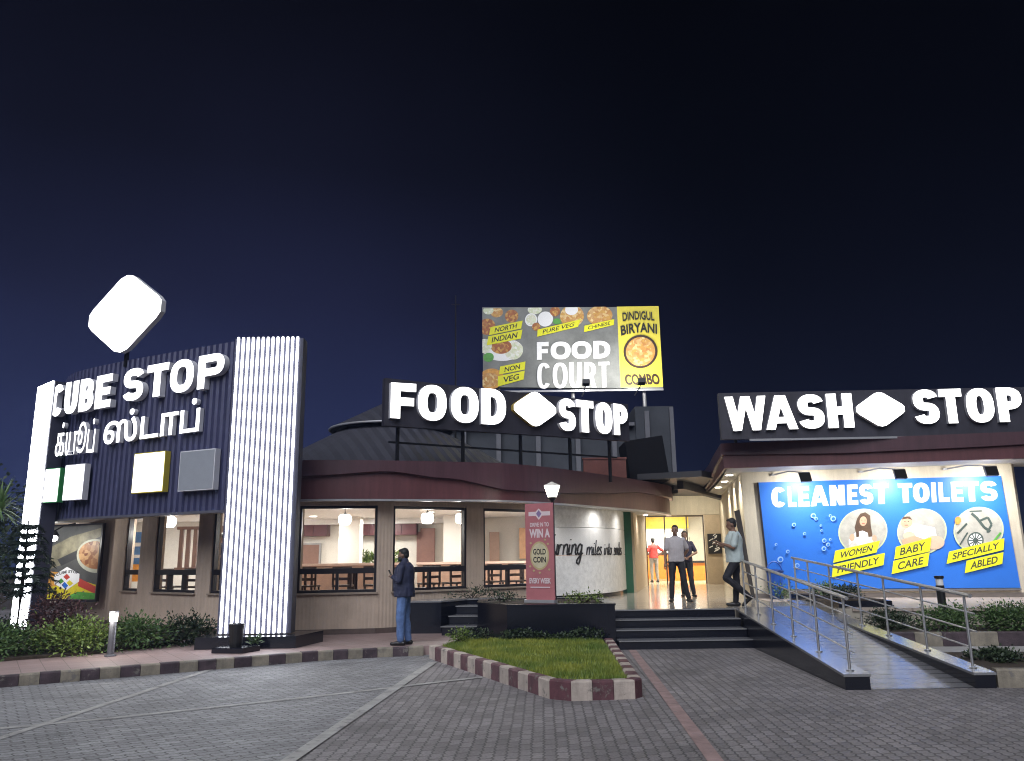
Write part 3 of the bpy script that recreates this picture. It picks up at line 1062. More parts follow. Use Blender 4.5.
pl2 = thing('granite_planter', 'low black granite planter against the window wall, left of the little side steps', 'planter', (-1.6, 16.9, 0.148))
mb = MB()
P2 = [(-2.35, 16.55), (-1.47, 16.5), (-1.0, 17.25), (-0.15, 17.4), (-0.3, 18.1), (-1.1, 17.72), (-2.3, 16.95)]
mb.prism(P2, 0.1, 0.74, 0); mb.build('box', M_GRAN, pl2)
mb = MB(); mb.prism([(x * 1.004, y - 0.012) for x, y in P2], 0.74, 0.77, 0); mb.build('coping', M_GRANTOP, pl2)

sd = MB()
for k in range(3):
    sd.hexa([(-1.42 + .12 * k, 16.05 + .33 * k, 0.14), (-0.73, 16.0 + .33 * k, 0.14), (-0.73, 17.2, 0.14), (-1.05, 17.2, 0.14)],
            [(-1.42 + .12 * k, 16.05 + .33 * k, 0.148 + .17 * (k + 1) - .02), (-0.73, 16.0 + .33 * k, 0.148 + .17 * (k + 1) - .02), (-0.73, 17.2, 0.148 + .17 * (k + 1) - .02), (-1.05, 17.2, .148 + .17 * (k + 1) - .02)], 0)
    sd.hexa([(-1.44 + .12 * k, 16.03 + .33 * k, 0.13 + .17 * (k + 1)), (-0.735, 15.98 + .33 * k, .13 + .17 * (k + 1)), (-0.735, 16.4 + .33 * k, .13 + .17 * (k + 1)), (-1.3 + .12 * k, 16.42 + .33 * k, .13 + .17 * (k + 1))],
            [(-1.44 + .12 * k, 16.03 + .33 * k, 0.15 + .17 * (k + 1)), (-0.735, 15.98 + .33 * k, .15 + .17 * (k + 1)), (-0.735, 16.4 + .33 * k, .15 + .17 * (k + 1)), (-1.3 + .12 * k, 16.42 + .33 * k, .15 + .17 * (k + 1))], 1)
tag(sd.build('side_steps', [M_GRAN, M_GRANTOP]), 'three small granite steps squeezed between the two black planters', 'steps')

pl3 = thing('granite_planter', 'long black planter box of low plants behind the outer ramp rail', 'planter', (6.3, 16.4, 0.3))
mb = MB()
P3Z = 0.72
P3 = [(6.02, 15.45), (6.95, 15.3), (7.0, 18.2), (6.1, 18.3)]
mb.prism(P3, 0.1, P3Z, 0); mb.build('box', M_GRAN, pl3)
mb = MB(); mb.prism([(6.1, 15.55), (6.87, 15.42), (6.92, 18.1), (6.18, 18.2)], P3Z, P3Z + .02, 0); mb.build('soil_top', M_SOIL, pl3)

# right-hand beds, path and kerbs
rb = MB()
rb.prism([(5.95, 13.62), (16, 12.72), (16, 14.0), (6.1, 15.3)], 0.0, 0.30); rb.build('hedge_bed_soil', M_SOIL, kind='structure')
kerb('hedge_kerb', [(5.98, 13.47), (14, 12.75)], 0.14, 0.0, 0.33, 0.42, M_KBLK, M_KYEL)
rb = MB(); rb.prism([(5.9, 12.3), (16, 11.6), (16, 12.75), (6.0, 13.4)], 0.0, 0.12); rb.build('side_path', mat('path_concrete', (0.34, 0.33, 0.32), 0.8, var=0.2), kind='structure')
rb = MB(); rb.prism([(5.82, 10.25), (16, 9.3), (16, 11.6), (5.9, 12.3)], 0.0, 0.16); rb.build('side_bed_soil', M_SOIL, kind='structure')
kerb('side_bed_kerb', [(5.75, 10.12), (10, 9.55)], 0.16, 0.0, 0.21, 0.5, M_KYEL, M_KBLK)

# ================================================================== RESTAURANT BUILDING
bld = thing('restaurant_building', 'curved single storey restaurant with maroon wavy fascia and lit windows', 'building', (-2.0, 22.0, 0.15))

# window wall: piers, sills and heads run along a curved line
FAC = [('wall', (-11.6, 21.6), (-9.35, 19.62)), ('win', (-9.35, 19.62), (-8.75, 19.10)), ('wall', (-8.75, 19.10), (-8.16, 18.55)),
       ('win', (-8.16, 18.55), (-6.75, 17.40)), ('wall', (-6.75, 17.40), (-6.35, 17.15)), ('win', (-6.35, 17.15), (-5.35, 16.72)),
       ('wall', (-5.35, 16.72), (-4.37, 16.49)), ('win', (-4.37, 16.49), (-2.80, 16.69)), ('wall', (-2.80, 16.69), (-2.50, 16.84)),
       ('win', (-2.50, 16.84), (-1.03, 17.84)), ('wall', (-1.03, 17.84), (-0.68, 18.14)), ('win', (-0.68, 18.14), (0.45, 19.02)), ('wall', (0.45, 19.02), (0.62, 19.16))]
ZS, ZH, ZT = 0.95, 2.68, 2.80
wallmb = MB()
for kind, a, b in FAC:
    F = Frame(a, (b[0] - a[0], b[1] - a[1]))
    L = (Vector(b) - Vector(a)).length
    wallmb.T = F
    if kind == 'wall':
        wallmb.box(0, L, 0, 0.22, 0.1, ZT)
    else:
        wallmb.box(0, L, 0.004, 0.22, 0.1, ZS); wallmb.box(0, L, 0.004, 0.22, ZH, ZT)
wallmb.build('wall', M_WALL, bld)
sk = MB()
for kind, a, b in FAC:
    sk.T = Frame(a, (b[0] - a[0], b[1] - a[1])); L = (Vector(b) - Vector(a)).length
    sk.box(0, L, -0.014, 0.0, 0.148, 0.25)
sk.build('skirting', mat('brown_skirting', (0.10, 0.07, 0.06), 0.6, var=0.2), bld)

for i, (kind, a, b) in enumerate(FAC):
    if kind != 'win': continue
    F = Frame(a, (b[0] - a[0], b[1] - a[1])); L = (Vector(b) - Vector(a)).length
    mb = MB(F)
    t = 0.055
    mb.box(0.0, t, 0.03, 0.14, ZS, ZH); mb.box(L - t, L, 0.03, 0.14, ZS, ZH)
    mb.box(t, L - t, 0.03, 0.14, ZS, ZS + t); mb.box(t, L - t, 0.03, 0.14, ZH - t, ZH)
    w = mb.build('window', M_FRAME, bld)
    mb = MB(F); mb.box(t, L - t, 0.035, 0.135, 1.32, 1.43)
    if L > 1.0:
        k = 3 if i in (3,) else 2
        for q in range(1, k):
            xx = L * q / k
            mb.box(xx - 0.03, xx + 0.03, 0.04, 0.13, ZS + t, 1.32)
    mb.build('transom', M_FRAME, w)
    mb = MB(F); mb.face([(t, 0.085, ZS + t), (L - t, 0.085, ZS + t), (L - t, 0.085, ZH - t), (t, 0.085, ZH - t)])
    mb.build('pane', GLASS, w, recalc=False)
    mb = MB(F); mb.box(-0.03, L + 0.03, -0.05, 0.03, ZS - 0.035, ZS - 0.002); mb.build('sill', mat('window_sill', (0.30, 0.24, 0.19), 0.6), w)


def smooth_path(pts, n=8):
    out = []
    P = [Vector((*p, 0)) for p in pts]
    for i in range(len(P) - 1):
        p0, p1, p2, p3 = P[max(0, i - 1)], P[i], P[i + 1], P[min(len(P) - 1, i + 2)]
        for k in range(n):
            t = k / n
            out.append(0.5 * ((2 * p1) + (p2 - p0) * t + (2 * p0 - 5 * p1 + 4 * p2 - p3) * t * t + (-p0 + 3 * p1 - 3 * p2 + p3) * t ** 3))
    out.append(P[-1])
    return out


EAVE = smooth_path([(-11.4, 20.6), (-9.3, 18.75), (-7.0, 16.95), (-5.6, 16.35), (-4.3, 16.12), (-2.72, 16.33), (-0.7, 16.95), (0.13, 17.45), (1.07, 18.45), (2.13, 19.85), (3.30, 21.5), (4.35, 23.2), (4.75, 24.6)], 8)


def sweep(path, prof_fn, name, mats, parent, closed=False, smooth=False):
    """profile: list of (out, z) per station; out is the distance to the right (outside) of the path"""
    mb = MB()
    rings = []
    n = len(path)
    s = 0
    for i, p in enumerate(path):
        d = (path[min(i + 1, n - 1)] - path[max(i - 1, 0)]).normalized()
        o = Vector((d.y, -d.x, 0))
        if i: s += (path[i] - path[i - 1]).length
        rings.append([mb.v((p.x + o.x * q[0], p.y + o.y * q[0], q[1])) for q in prof_fn(s)])
    k = len(rings[0])
    for a, b in zip(rings, rings[1:]):
        for j in range(k if closed else k - 1):
            jj = (j + 1) % k
            mb.f([a[j], b[j], b[jj], a[jj]])
    if closed:
        mb.f(rings[0]); mb.f(rings[-1][::-1])
    return mb.build(name, mats, parent, smooth)


EL = sum((EAVE[i] - EAVE[i - 1]).length for i in range(1, len(EAVE)))
LEN0 = sum((EAVE[i] - EAVE[i - 1]).length for i in range(1, 33))      # to the pillar


def wave(s):
    # long wave that splits the fascia into its upper and lower band
    pts = [(0, 3.05), (6.0, 2.98), (7.2, 3.02), (9.0, 3.24), (10.3, 3.32), (11.5, 3.20), (13.0, 2.98), (14.4, 2.99), (16.2, 3.08), (18.5, 3.22), (22, 3.2)]
    for (a, za), (b, zb) in zip(pts, pts[1:]):
        if a <= s <= b:
            t = (s - a) / (b - a); t = t * t * (3 - 2 * t)
            return za + (zb - za) * t
    return pts[-1][1]


sweep(EAVE, lambda s: [(0.0, 2.79), (0.0, 3.50), (-0.10, 3.50), (-0.10, 2.79)], 'fascia', M_MAROON, bld, True)
sweep(EAVE, lambda s: [(0.05, wave(s)), (0.10, wave(s) + 0.02), (0.10, 3.56), (-0.12, 3.58), (-0.12, 3.505), (0.004, 3.505), (0.004, wave(s))], 'fascia_band', M_MAROOND, bld, True)
sweep(EAVE, lambda s: [(0.03, 2.745), (0.03, 2.785), (-0.12, 2.785), (-0.12, 2.745)], 'eave_trim', M_TRIM, bld, True)
sweep(EAVE, lambda s: [(-0.12, 2.775), (-0.12, 2.79), (-1.6, 2.83), (-1.6, 2.815)], 'soffit', M_SOFFIT, bld, True)
sweep(EAVE, lambda s: [(-0.10, 3.40), (-0.10, 3.44), (-4.2, 3.62), (-4.2, 3.58)], 'eave_roof', M_ROOFT, bld, True)

# tiered sheet roofs
mb = MB()
mb.lathe((-3.25, 21.3, 0), [(4.3, 3.55), (3.55, 3.70), (2.45, 4.32), (1.30, 4.95)], 40)
mb.build('roof', M_ROOFT, bld)
mb = MB()
mb.lathe((-3.25, 21.3, 0), [(1.25, 4.9), (1.25, 5.1)], 24)
mb.build('clerestory', M_FRAME, bld)
mb = MB()
mb.lathe((-3.25, 21.3, 0), [(1.55, 5.0), (1.62, 4.92), (1.64, 4.97), (0.06, 5.80)], 40)
mb.build('upper_roof', M_ROOFT, bld)
mb = MB()
mb.tube([(-3.25 + 1.645 * math.cos(2 * math.pi * k / 40), 21.3 + 1.645 * math.sin(2 * math.pi * k / 40), 4.95) for k in range(41)], 0.03, 6)
mb.build('gutter', M_TRIM, bld, True)

# upper storey block behind the sign
blk = thing('rooftop_block', 'grey plastered stair block on the roof behind the long sign', 'building', (1.3, 25.0, 3.5))
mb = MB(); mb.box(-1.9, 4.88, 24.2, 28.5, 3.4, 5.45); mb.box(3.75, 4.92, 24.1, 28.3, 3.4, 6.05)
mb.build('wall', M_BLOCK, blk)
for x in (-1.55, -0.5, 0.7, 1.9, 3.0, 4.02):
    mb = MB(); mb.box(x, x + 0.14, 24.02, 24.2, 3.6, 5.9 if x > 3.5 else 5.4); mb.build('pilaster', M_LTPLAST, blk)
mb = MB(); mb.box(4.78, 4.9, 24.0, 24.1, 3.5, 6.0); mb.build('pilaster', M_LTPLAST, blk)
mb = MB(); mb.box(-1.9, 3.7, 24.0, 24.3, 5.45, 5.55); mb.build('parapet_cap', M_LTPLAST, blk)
tk = MB(); tk.hexa([(3.2, 22.0, 3.6), (4.3, 22.0, 3.6), (4.3, 23.4, 3.6), (3.2, 23.4, 3.6)], [(3.1, 22.0, 4.7), (4.15, 22.0, 4.85), (4.15, 23.4, 4.85), (3.1, 23.4, 4.7)])
tag(tk.build('water_tank', mat('tank_black', (0.010, 0.010, 0.012), 0.85, spec=0.1), bevel=0.04), 'dark boxy tank on the roof below the yellow billboard corner', 'tank')
pw = MB(); pw.box(1.9, 3.05, 21.6, 21.8, 3.4, 4.15); pw.box(1.88, 3.07, 21.58, 21.82, 4.15, 4.2)
tag(pw.build('parapet_wall', M_BRICKR), 'short red brown parapet wall on the roof under the sign', 'wall')
ms = MB(); ms.tube([(-1.72, 23.8, 3.5), (-1.72, 23.8, 9.6)], [0.035, 0.018], 8); ms.tube([(-1.86, 23.8, 9.3), (-1.58, 23.8, 9.3)], 0.012, 6)
tag(ms.build('antenna_mast', M_BLKMET), 'thin dark antenna mast rising behind the roof left of the billboard', 'mast')

# white curved feature wall with script lettering
WW = smooth_path([(0.62, 19.14), (1.05, 19.5), (1.95, 20.2), (2.62, 21.3), (3.05, 22.75)], 8)
fw = thing('feature_wall', 'white curved entrance wall with black script lettering and a green edge', 'wall', (2.2, 21.2, 0.6))
M_WHITEW = mat('white_stone_panel', (0.80, 0.80, 0.79), 0.5, var=0.16, scale=9, bump=0.1)
sweep(WW, lambda s: [(0.03, 0.70), (0.03, 1.62), (-0.2, 1.62), (-0.2, 0.70)], 'lower_panel', M_WHITEW, fw, True)
sweep(WW, lambda s: [(0.03, 1.63), (0.03, 2.28), (-0.2, 2.28), (-0.2, 1.63)], 'middle_panel', mat('white_plain_panel', (0.82, 0.82, 0.82), 0.5, var=0.03), fw, True)
sweep(WW, lambda s: [(0.03, 2.29), (0.03, 2.82), (-0.2, 2.82), (-0.2, 2.29)], 'upper_panel', M_WHITEW, fw, True)
sweep(WW, lambda s: [(0.04, 0.6), (0.04, 0.695), (-0.2, 0.695), (-0.2, 0.6)], 'plinth', M_GRAN, fw, True)
mb = MB(); mb.box(3.06, 3.27, 22.70, 22.95, 0.6, 2.82)
mb.build('green_edge', mat('green_laminate', (0.022, 0.10, 0.055), 0.4), fw)
cum = [0]
for i in range(1, len(WW)): cum.append(cum[-1] + (WW[i] - WW[i - 1]).length)


def on_wall(s):
    s = max(-1, min(cum[-1] - 1e-3, s))
    if s < 0:
        d = (WW[1] - WW[0]).normalized(); return WW[0] + d * s, d
    for i in range(len(cum) - 1):
        if s <= cum[i + 1]:
            t = (s - cum[i]) / (cum[i + 1] - cum[i]); return WW[i].lerp(WW[i + 1], t), (WW[i + 1] - WW[i]).normalized()


CURS = {'T': (0.85, [[(-.05, 1.75), (.3, 1.9), (.95, 1.85)], [(.48, 1.86), (.44, .9), (.36, .05), (.2, 0)]]),
        'u': (0.74, [[(0, .95), (-.02, .35), (.12, .02), (.34, .1), (.5, .45), (.54, .98)], [(.54, .98), (.53, .25), (.64, 0), (.8, .15)]]),
        'r': (0.64, [[(0, .95), (.03, .5), (.02, 0)], [(.02, .45), (.2, .92), (.42, .9)]]),
        'n': (0.72, [[(0, .95), (.02, .5), (0, 0)], [(0, .45), (.18, .9), (.4, .95), (.5, .6), (.5, .15), (.62, 0), (.74, .12)]]),
        'i': (0.34, [[(.02, .95), (0, .3), (.1, 0), (.28, .14)], [(.06, 1.38), (.07, 1.45)]]),
        'g': (0.72, [[(.5, .8), (.28, 1.0), (.05, .7), (.05, .25), (.25, 0), (.48, .35), (.54, .95)], [(.54, .95), (.52, -.3), (.36, -.85), (.08, -.7), (.2, -.35), (.75, .15)]]),
        'm': (1.08, [[(0, .95), (.02, .5), (0, 0)], [(0, .45), (.16, .9), (.34, .95), (.42, .6), (.41, 0)], [(.42, .45), (.58, .9), (.76, .95), (.84, .6), (.84, .15), (.96, 0), (1.1, .12)]]),
        'l': (0.34, [[(.06, 1.85), (.02, .9), (0, .2), (.1, 0), (.3, .16)]]),
        'e': (0.58, [[(-.05, .35), (.3, .52), (.42, .8), (.24, 1.0), (.05, .7), (.06, .2), (.26, 0), (.58, .2)]]),
        's': (0.50, [[(.42, .85), (.22, 1.0), (.05, .76), (.24, .5), (.4, .24), (.2, 0), (-.04, .12)]]),
        't': (0.42, [[(.16, 1.6), (.1, .7), (.1, .15), (.22, 0), (.42, .16)], [(-.08, 1.05), (.38, 1.1)]]),
        'o': (0.62, [[(.28, 1.0), (.04, .7), (.06, .2), (.28, 0), (.5, .3), (.48, .8), (.28, 1.0), (.5, .9), (.66, .95)]])}
mb = MB()
for word, s0, s1, zb, xh, pen in (('Turning', 0.12, 1.27, 1.64, 0.25, 0.017), ('miles', 1.40, 2.02, 1.63, 0.19, 0.013), ('into', 2.14, 2.60, 1.63, 0.17, 0.012), ('smiles', 2.76, 3.62, 1.62, 0.18, 0.012)):
    tot = sum(CURS[c_][0] for c_ in word) + 0.02
    x = 0
    for c_ in word:
        wd, strokes = CURS[c_]
        for st_ in strokes:
            sm = smooth_path(st_, 5)
            pts = []
            for q_ in sm:
                gx, gz = x + q_.x, q_.y
                ss = s0 + (s1 - s0) * (gx / tot) + gz * xh * 0.20
                p_, d_ = on_wall(ss)
                o_ = Vector((d_.y, -d_.x, 0))
                q3 = p_ + o_ * 0.042
                pts.append((q3.x, q3.y, zb + gz * xh))
            rr = [pen * (0.75 + 0.5 * abs(math.sin(2.2 * k / max(1, len(pts) - 1) + .6))) for k in range(len(pts))]
            mb.tube(pts, rr, 6)
        x += wd
mb.build('script_lettering', M_PRINTK, fw)

# lobby side wall, lintel, glazed doorway
lob = thing('entrance_lobby', 'cream entrance lobby with a wide bright glazed doorway between the two buildings', 'lobby', (5.8, 28.5, 0.6))
M_TAN = mat('tan_wall', (0.55, 0.44, 0.31), 0.65, var=0.08)
mb = MB()
mb.hexa([(3.20, 23.1, .6), (3.40, 23.1, .6), (4.58, 28.4, .6), (4.3, 28.5, .6)], [(3.20, 23.1, 3.3), (3.40, 23.1, 3.3), (4.58, 28.4, 3.3), (4.3, 28.5, 3.3)])
mb.build('side_wall', M_TAN, lob)
mb = MB(); mb.box(6.66, 7.6, 28.4, 28.6, 0.6, 2.95); mb.build('side_wall', M_TAN, lob)
mb = MB(); mb.box(4.0, 7.6, 28.35, 28.6, 2.96, 3.75); mb.build('lintel', M_CREAM, lob)
mb = MB()
for x in (4.58, 5.25, 6.02, 6.60):
    mb.box(x, x + 0.035, 28.42, 28.5, 0.6, 2.95)
mb.box(4.615, 6.60, 28.42, 28.5, 2.90, 2.95)
mb.build('door_frame', mat('bronze_frame', (0.07, 0.05, 0.035), 0.4), lob)
mb = MB()
mb.face([(4.63, 28.46, 0.62), (5.25, 28.46, 0.62), (5.25, 28.46, 2.88), (4.63, 28.46, 2.88)])
mb.face([(6.07, 28.46, 0.62), (6.6, 28.46, 0.62), (6.6, 28.46, 2.88), (6.07, 28.46, 2.88)])
mb.build('glass', GLASS, lob, recalc=False)
for x in (5.2, 6.08):
    mb = MB(); mb.box(x, x + .04, 28.36, 28.4, 1.2, 2.2); mb.build('door_handle', M_STEEL, lob)
M_LOBW = mat('lobby_white', (0.72, 0.68, 0.58), 0.6, var=0.05)
mb = MB(); mb.box(3.5, 11, 36.0, 36.2, 0.6, 4.0); mb.box(10.0, 10.2, 28.6, 36, 0.6, 4.0); mb.box(3.3, 3.5, 28.6, 36.0, 0.6, 4.0); mb.build('back_wall', M_LOBW, lob)
mb = MB(); mb.box(3.3, 10.2, 28.6, 36.0, 3.45, 3.6); mb.build('ceiling', M_WHITE, lob)
mb = MB(); mb.box(4.9, 7.55, 35.2, 35.9, 2.72, 3.42); mb.build('yellow_bulkhead', mat('yellow_laminate', (0.80, 0.52, 0.02), 0.45), lob)
mb = MB(); mb.box(5.0, 7.4, 35.7, 35.95, 1.72, 2.68); mb.build('menu_board', E_MENU, lob)
mb = MB(); mb.box(7.85, 8.25, 33.4, 33.8, 0.6, 3.45); mb.box(8.6, 8.9, 33.0, 33.3, .6, 3.45); mb.build('column', M_CREAM, lob)
ct = thing('service_counter', 'orange fronted service counter inside the bright lobby', 'counter', (6.9, 32.7, 0.6))
mb = MB(); mb.box(6.15, 9.5, 32.6, 33.2, 0.6, 1.28); mb.build('front', mat('orange_laminate', (0.70, 0.22, 0.03), 0.45), ct)
mb = MB(); mb.box(6.1, 9.5, 32.5, 33.3, 1.28, 1.36); mb.build('top', M_DKPLAS, ct)
bk = thing('back_counter', 'low orange shelf unit under the glowing menu', 'counter', (6.2, 35.3, 0.6))
mb = MB(); mb.box(5.0, 7.4, 35.1, 35.6, 0.6, 1.62); mb.build('front', MATS['orange_laminate'], bk)
mb = MB(); mb.box(4.95, 7.45, 35.05, 35.62, 1.62, 1.68); mb.build('top', M_DKPLAS, bk)
for i, (x, y) in enumerate(((5.6, 30.6), (7.0, 33.0), (8.3, 30.6))):
    L_ = thing('ceiling_light', 'square ceiling light panel in the bright lobby, ' + ('nearest the door', 'over the counter', 'at the far right')[i], 'ceiling light', (x, y, 3.44), 'lobby ceiling lights')
    mb = MB(); mb.box(x - .3, x + .3, y - .3, y + .3, 3.41, 3.445); mb.build('panel', E_DOWN, L_)
    lamp('lobby_lamp', 'AREA', (x, y, 3.38), 120, (1, 0.95, 0.82), 0.6, (x, y, 0), L_)

# link canopy between the two roofs
lk = MB(); lk.prism([(3.4, 22.0), (5.0, 21.3), (7.6, 24.6), (7.6, 28.6), (3.7, 28.6)], 3.62, 3.78); lk.prism([(4.6, 22.6), (4.75, 22.5), (7.6, 28.2), (7.4, 28.3)], 3.40, 3.62)
tag(lk.build('link_canopy', mat('dark_canopy', (0.03, 0.03, 0.035), 0.5)), 'flat dark canopy roof joining restaurant and wash block above the doorway', 'canopy')
for i, (x, y) in enumerate(((5.0, 25.6), (6.3, 26.6))):
    q = thing('canopy_light', 'small round light under the link canopy, ' + ('left of the two above the doorway', 'right of the two above the doorway')[i], 'downlight', (x, y, 3.6), 'lights under the link canopy')
    mb = MB(); mb.lathe((x, y, 3.605), [(0.08, 0), (0.08, 0.012)], 14); mb.build('lens', E_DOWN, q)
    lamp('canopy_lamp', 'SPOT', (x, y, 3.59), 75, (1, 0.93, 0.76), 0.1, (x + .3, y + 1.6, 1.6), q, R(160), 1.0)
nb = thing('notice_board', 'black board with white printed marks beside the glass doorway', 'notice board', (7.0, 28.3, 1.6))
mb = MB(); mb.box(6.72, 7.18, 28.30, 28.38, 1.62, 2.30); mb.build('board', M_PRINTK, nb)
mb = MB()
rn = random.Random(5)
for k in range(13):
    x = rn.uniform(6.74, 7.0); z = 1.68 + k * 0.045; w = rn.uniform(.08, .17)
    mb.hexa([(x, 28.294, z), (x + w, 28.294, z + .05), (x + w, 28.299, z + .05), (x, 28.299, z)], [(x, 28.294, z + .028), (x + w, 28.294, z + .085), (x + w, 28.299, z + .085), (x, 28.299, z + .028)])
mb.build('printed_marks', M_PRINTW, nb)

# ------------------------------------------------------------------ restaurant interior
itx = MB(); itx.prism([(-11.5, 21.5), (-9.2, 19.8), (-6.3, 17.4), (-4.3, 16.8), (-2.6, 17.0), (-1.0, 18.1), (0.9, 19.6), (2.2, 21.5), (2.8, 24.0), (3.0, 26), (-12, 26)], 0.55, 0.598)
itx.build('restaurant_floor', mat('restaurant_floor_tile', (0.45, 0.36, 0.29), 0.25, var=0.08), kind='structure')
M_INT = mat('interior_wall', (0.70, 0.67, 0.61), 0.7, var=0.04)
M_WOOD = mat('pale_wood', (0.34, 0.215, 0.155), 0.45, var=0.15, scale=5)
M_MARI = mat('maroon_cabinet', (0.10, 0.032, 0.035), 0.4, var=0.1)
mb = MB(); mb.box(-12.2, 3.3, 25.0, 25.2, 0.6, 2.86); mb.box(-12.4, -12.2, 21.5, 25.2, 0.6, 2.86)
mb.hexa([(2.35, 21.6, .6), (2.45, 21.55, .6), (3.05, 24.9, .6), (2.95, 25, .6)], [(2.35, 21.6, 2.86), (2.45, 21.55, 2.86), (3.05, 24.9, 2.86), (2.95, 25, 2.86)])
mb.build('interior_wall', M_INT, bld)
mb = MB(); mb.prism([(-11.5, 21.4), (-9.2, 19.75), (-6.3, 17.35), (-4.3, 16.75), (-2.6, 16.95), (-1.0, 18.05), (0.9, 19.55), (2.2, 21.5), (2.9, 25.2), (-12.3, 25.2)], 2.80, 2.84)
mb.build('ceiling', M_WHITE, bld)
mb = MB(); mb.box(-7.2, -0.9, 24.55, 24.999, 2.64, 2.799); mb.build('bulkhead', M_WHITE, bld)
for i, (x0, x1) in enumerate(((-6.9, -5.65), (-4.75, -4.02), (-3.85, -2.95))):
    c_ = thing('wall_cabinet', ('long maroon wall cabinet seen through the first wide window', 'maroon wall cabinet above the green plants inside', 'maroon wall cabinet behind the standing man')[i], 'cabinet', ((x0 + x1) / 2, 24.7, 2.28), 'maroon wall cabinets in the restaurant')
    mb = MB(); mb.box(x0, x1, 24.6, 24.998, 2.30, 2.638); mb.build('body', M_MARI, c_)
    n_ = 3 if x1 - x0 > 1 else 2
    for k in range(n_):
        w = (x1 - x0) / n_
        mb = MB(); mb.box(x0 + k * w + .012, x0 + (k + 1) * w - .012, 24.575, 24.598, 2.31, 2.63); mb.build('door', M_MARI, c_)
for i, (x0, x1, y) in enumerate(((-5.02, -4.42, 23.3), (-2.0, -1.42, 23.0))):
    mb = MB(); mb.box(x0, x1, y, y + 0.5, 0.6, 2.798)
    tag(mb.build('interior_column', mat('column_white', (0.78, 0.75, 0.69), 0.6, var=0.03), bevel=0.01), ('square white column inside the first wide window', 'square white column inside, right of the standing man')[i], 'column')
mb = MB()
dr = thing('interior_door', 'brown door at the back of the restaurant, left in the first wide window', 'door', (-6.3, 24.9, 0.6))
mb = MB(); mb.box(-6.45, -5.95, 24.9, 24.98, 0.6, 2.05); mb.build('leaf', mat('brown_door', (0.20, 0.11, 0.08), 0.5), dr)
mb = MB(); mb.box(-6.5, -6.45, 24.88, 24.99, 0.6, 2.1); mb.box(-5.95, -5.9, 24.88, 24.99, 0.6, 2.1); mb.box(-6.45, -5.95, 24.88, 24.99, 2.05, 2.1); mb.build('door_frame', mat('grey_frame', (0.3, 0.3, 0.3), 0.5), dr)
mb = MB(); mb.box(-2.85, -2.42, 24.8, 24.99, 0.6, 2.5); mb.box(-2.98, -2.86, 24.9, 24.99, 1.4, 2.4)
tag(mb.build('tall_cupboard', mat('brown_cupboard', (0.23, 0.12, 0.095), 0.5), bevel=0.008), 'tall brown cupboard at the back wall, right of the standing man', 'cupboard')
mb = MB(); mb.box(-0.75, -0.45, 24.6, 24.9, 0.6, 2.35)
tag(mb.build('wood_panel', M_WOOD, bevel=0.006), 'narrow pale wood panel on the back wall seen in the third window', 'panel')
# low wood partition all along the dining room
for i, (x0, x1) in enumerate(((-6.2, -2.95), (-2.6, 1.9))):
    pt = thing('dining_partition', ('long waist high wooden partition behind the first wide window', 'long waist high wooden partition behind the second and third windows')[i], 'partition', ((x0 + x1) / 2, 22.0, 0.6))
    mb = MB(); mb.box(x0, x1, 21.95, 22.1, 0.6, 1.44); mb.build('panel', M_WOOD, pt)
    mb = MB(); mb.box(x0 - .02, x1 + .02, 21.9, 22.15, 1.44, 1.5); mb.build('ledge', mat('pink_stone_top', (0.55, 0.40, 0.33), 0.3, var=0.1), pt)
pp = thing('potted_plants', 'green leafy potted plants on the back shelf inside the first wide window', 'plants', (-4.3, 24.3, 1.3))
mb = MB(); mb.box(-4.75, -3.3, 24.2, 24.5, 1.25, 1.40); mb.build('trough', M_INT, pp)
# orange display and green board in the third window
mb = MB(); mb.box(0.15, 0.75, 24.3, 24.6, 1.55, 2.45); tag(mb.build('poster_panel', mat('peach_panel', (0.62, 0.34, 0.17), 0.5), bevel=0.006), 'peach coloured panel on the back wall inside the third window', 'panel')
gs = thing('screen_board', 'green and white board glowing behind the red standee', 'sign board', (1.75, 23.9, 1.9))
mb = MB(); mb.box(1.45, 2.5, 24.2, 24.3, 1.85, 2.55); mb.build('board', mat('green_board', (0.03, 0.25, 0.10), 0.4), gs)
mb = MB(); mb.box(1.75, 1.95, 24.17, 24.2, 1.86, 2.35); mb.box(2.05, 2.2, 24.17, 24.2, 1.86, 2.35); mb.build('lit_panel', emis('board_glow', (0.85, 1.0, 0.6), 1.2), gs)
mb = MB(); mb.box(1.0, 1.9, 22.6, 22.9, 0.6, 2.02); tag(mb.build('brown_screen', M_WOOD, bevel=0.006), 'wooden screen wall behind the red standee, inside the third window', 'screen')
# left wing: slatted screen, blue poster
sl = thing('slat_screen', 'hanging screen of brown vertical slats inside the second left window', 'screen', (-7.3, 22.0, 1.3))
mb = MB()
for k in range(7):
    mb.box(-9.05 + 0.19 * k, -8.95 + 0.19 * k, 22.0, 22.08, 1.45, 2.45)
mb.build('slats', mat('slat_brown', (0.16, 0.09, 0.065), 0.5), sl)
for z0, z1 in ((2.45, 2.53), (1.38, 1.45)):
    mb = MB(); mb.box(-9.12, -7.72, 21.97, 22.11, z0, z1); mb.build('rail', MATS['slat_brown'], sl)
bp_ = thing('wall_poster', 'blue and orange striped poster inside the narrow left window', 'poster', (-9.6, 22.5, 1.2))
mb = MB(); mb.box(-10.55, -9.75, 22.0, 22.03, 1.1, 2.4); mb.build('sheet', mat('poster_blue', (0.10, 0.24, 0.52), 0.5), bp_)
mb = MB(); mb.box(-10.55, -9.75, 21.985, 21.998, 2.02, 2.12); mb.box(-10.55, -9.75, 21.985, 21.998, 1.72, 1.80); mb.build('white_band', M_PRINTW, bp_)
